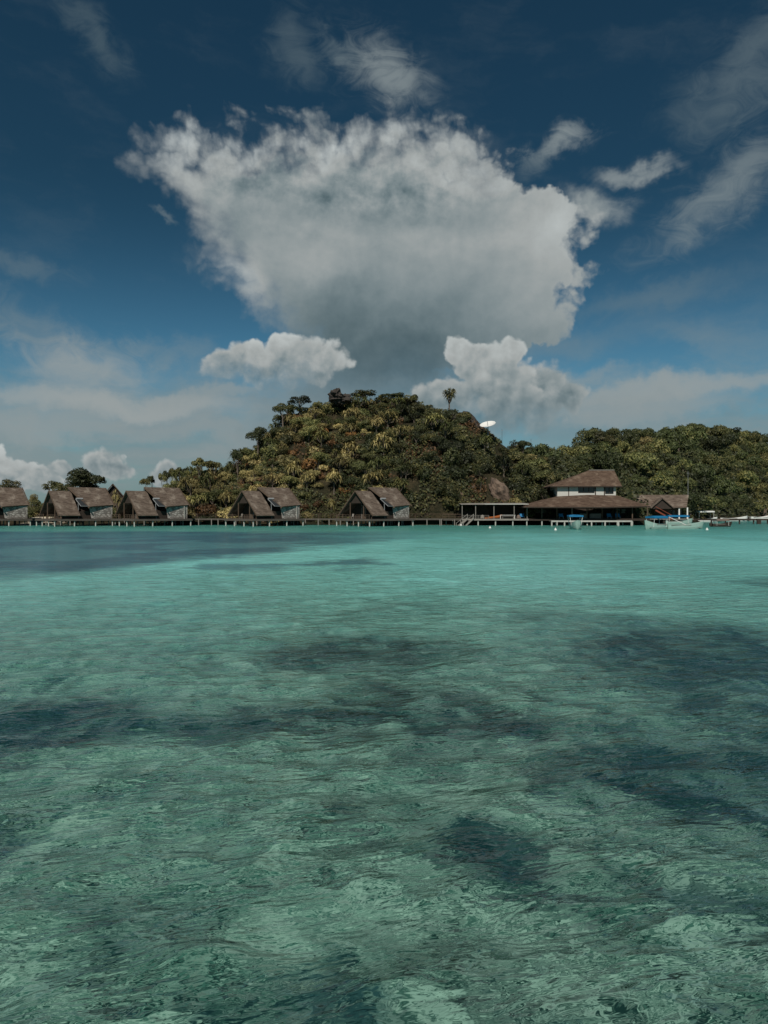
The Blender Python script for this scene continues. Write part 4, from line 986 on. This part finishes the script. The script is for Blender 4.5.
MB().slab([(gx0 + .3, -1.2, ze - .3), (gx1 - .3, -1.2, ze - .3), (gm, -1.2, gz - .25)], .1).build('porch_gable', M_WOODD, e)
MB().box(((hx0 + hx1) / 2 - .4, 3., 2.5), (hx1 - hx0 - 3, .15, 3.)).box((hx0 + .8, 5., 2.5), (.15, 4, 3.)).box((hx1 - 2.2, 5., 2.5), (.15, 4, 3.)).build('wall', M_WOODB, e)
for px in (640, 651, 670, 679, 687): MB().box(((px - 665) * q, .2, (ze + 1.2) / 2), (.28, .28, ze - 1.2)).build('post', M_WPAINT if px > 675 else M_WOODB, e)
for px in (645, 676, 683): MB().box(((px - 665) * q, 2.88, 2.6), (1.1, .08, 1.2)).build('window', M_GLASS, e)
MB().box(((hx0 + hx1) / 2, 2.5, 1.15), (hx1 - hx0, 6, .2)).build('floor', M_WOODG, e)
s_ = MB(); s_.beam((gm - 1.5, -1.5, 3.2), (gm + 1.6, -3.4, 1.1), .12, .3); s_.beam((gm - 1.5, -1.5, 4.0), (gm + 1.6, -3.4, 2.0), .1); s_.beam((gm + 1.6, -3.4, 1), (gm + 1.6, -3.4, 2.05), .1); s_.build('stair_rail', M_RED, e)

# ------------------------------------------------------------------ jetty and boats on the right
Yk = 172.
e = empty('jetty', (fxy(634, Yk), Yk, 0), 0, 'long dark jetty running to the right edge behind the moored boats', 'jetty'); L = fxy(835, Yk) - fxy(634, Yk)
MB().box((L / 2, 0, 1.12), (L, 2., .16)).box((L / 2, -1.05, .98), (L, .12, .3)).build('deck', M_WOODD, e)
for px in list(range(640, 830, 14)) : MB().tube([(fxy(px, Yk) - fxy(634, Yk), -.7, -2.), (fxy(px, Yk) - fxy(634, Yk), -.7, 1.05)], .17, 8).build('pile', M_WOODD, e)
MB().box((fxy(756, Yk) - fxy(634, Yk), -1.3, .6), (.9, .4, 1.3)).build('fender', M_WOODD, e)

def boat(name, px, py, Lh, B, H, rz, label, hullm, canopy=None, extras=()):
    Yb = 2220. / (py - HY); e = empty(name, (fxy(px, Yb), Yb, 0), rz, label, 'boat')
    o = link('hull', hullmesh(Lh, B, H, .35, .35).mesh('hull'), hullm, e); 
    for p in o.data.polygons: p.use_smooth = False
    MB().box((0, 0, H * .35), (Lh * .82, B * .70, .05)).build('floor', M_WOODG, e)
    for x in (-Lh * .25, 0., Lh * .2): MB().box((x, 0, H * .72), (.28, B * .84, .05)).build('bench', M_WPAINT, e)
    st_ = MB()
    for sy in (-1, 1): st_.beam((-Lh * .42, sy * B * .46, H * .93), (Lh * .12, sy * B * .50, H * .93), .05, .09)
    st_.build('rub_rail', M_WOODG, e)
    if canopy:
        cz, cl, cw, cm, cxo = canopy
        c = MB(); n = 6
        top = []
        for i in range(n + 1):
            y = -cw / 2 + cw * i / n; top.append((y, cz + .16 * math.cos(math.pi * (i / n - .5))))
        for i in range(n):
            (ya, za), (yb, zb) = top[i], top[i + 1]; c.slab([(cxo - cl / 2, ya, za), (cxo + cl / 2, ya, za), (cxo + cl / 2, yb, zb), (cxo - cl / 2, yb, zb)], .05)
        for sy in (-1, 1): c.box((cxo, sy * cw / 2, cz - .12), (cl, .04, .26))
        for sx in (-1, 1): c.box((cxo + sx * cl / 2, 0, cz - .08), (.04, cw, .26))
        c.build('canopy', cm, e)
        for sx in (-1, 1):
            for sy in (-1, 1): MB().tube([(cxo + sx * cl * .46, sy * B * .42, H * .4), (cxo + sx * cl * .46, sy * cw * .46, cz)], .035, 6).build('canopy_pole', M_WPAINT, e)
    m = MB(); m.box((-Lh / 2 - .18, 0, H * .75), (.32, .34, .55)); m.box((-Lh / 2 - .18, 0, H * .75 - .6), (.12, .16, .8)); m.build('outboard_motor', M_WOODD, e)
    return e
boat('boat', 575.5, 529.2, 5.0, 1.75, .85, R(-96), 'small pale boat with blue canopy seen bow-on before the main building', M_MINT, (2.25, 2.6, 2.25, M_BLUE, -.4))
boat('boat', 655.5, 529.2, 4.4, 1.6, .85, R(-152), 'pale green boat with long blue canopy beside the open longboat', M_MINT, (2.05, 3.2, 1.9, M_BLUE, -.3))
eb = boat('longboat', 684.5, 529.0, 6.4, 1.5, .72, R(8), 'open pale green longboat with upturned bow at the right', M_MINT)
mb = MB(); mb.tube([(-2.6, .3, 2.0), (.1, -.2, .7)], .05, 6); mb.build('pole', M_WPAINT, eb)
boat('canopy_boat', 678, 524.8, 6.0, 1.7, .8, R(4), 'long boat with dark blue awning lying behind the green longboat', M_MINT, (1.95, 4.6, 1.8, M_BLUE, -.2))
boat('covered_boat', 721, 526.6, 3.8, 1.6, .55, R(3), 'low dark boat under a faded brown cover before the jetty', M_WOODD, (1.35, 2.5, 1.7, M_TARP, 0.))
boat('speedboat', 704, 522.2, 7.0, 2.0, .8, R(5), 'white boat with thin flat awning moored behind the jetty', M_WPAINT, (2.9, 4.4, 2.1, M_WPAINT, .2))
boat('speedboat', 733, 521.2, 7.5, 2.0, .9, R(-8), 'low open white boat behind the jetty, between two others', M_WPAINT)
boat('speedboat', 762, 521.0, 8.5, 2.4, 1.2, R(10), 'white boat with raised bow behind the jetty at the right edge', M_WPAINT)
# buoys
for px, py, lab in ((461, 525.6, 'white buoy floating by the steps'), (490, 528.2, 'small white buoy in front of the open shelter'), (555.5, 530.2, 'flat white buoy left of the small canopied boat'), (707, 530, 'white buoy right of the green longboat')):
    Yb = 2220. / (py - HY); mb = MB(); mb.tube([(0, 0, -.2), (0, 0, -.08), (0, 0, .1), (0, 0, .24), (0, 0, .3)], [.10, .20, .21, .12, .04], 12); mb.tube([(0, 0, .28), (0, 0, .42)], .04, 6)
    tag(mb.build('buoy', M_WPAINT, None, (fxy(px, Yb), Yb, 0)), lab, 'buoy')

# ------------------------------------------------------------------ satellite dish and masts
c = at(488, 425.5, 186); e = empty('satellite_dish', c - Vector((0, 0, 2.6)), 0, 'white satellite dish tilted up on the right shoulder of the hill', 'satellite dish')
n, m_ = 24, 6; vs, fs = [], []
for sgn in (0, -.05):
    for j in range(m_ + 1):
        for i in range(n): a = 2 * math.pi * i / n; r = 2.0 * j / m_; vs.append((r * math.cos(a), r * math.sin(a), .11 * r * r + sgn))
K = n * (m_ + 1)
for b_ in (0, K):
    for j in range(m_):
        for i in range(n): f_ = (b_ + j * n + i, b_ + j * n + (i + 1) % n, b_ + (j + 1) * n + (i + 1) % n, b_ + (j + 1) * n + i); fs.append(f_ if b_ == 0 else f_[::-1])
for i in range(n): fs.append((m_ * n + i, m_ * n + (i + 1) % n, K + m_ * n + (i + 1) % n, K + m_ * n + i))
o = MB().add(vs, fs).build('reflector', M_WPAINT, e, (0, 0, 2.6)); o.rotation_euler = (R(24), R(-14), 0)
MB().tube([(0, 0, 0), (0, 0, 1.2)], .07, 6).add([(0, 0, 0)], []).build('feed_arm', M_METAL, o)
MB().tube([(0, 0, -3), (0, .1, 2.6)], .12, 8).build('pole', M_METAL, e)
for px, py0, py1, Y, lab in ((531, 460, 439, 196, 'thin dark radio mast in the dip right of the dish'), (502, 446, 429, 190, 'short thin mast just right of the satellite dish'), (688, 492, 471, 178, 'thin pale pole standing before the right hand forest')):
    b = at(px, py0, Y); e = empty('radio_mast', b, 0, lab, 'mast'); hh = (py0 - py1) / F * Y
    MB().tube([(0, 0, -1), (0, 0, hh)], [.05, .03], 6).build('pole', M_METAL if px == 688 else M_WOODD, e)
    MB().beam((-.35, 0, hh * .9), (.35, 0, hh * .9), .05).build('antenna', M_METAL, e)
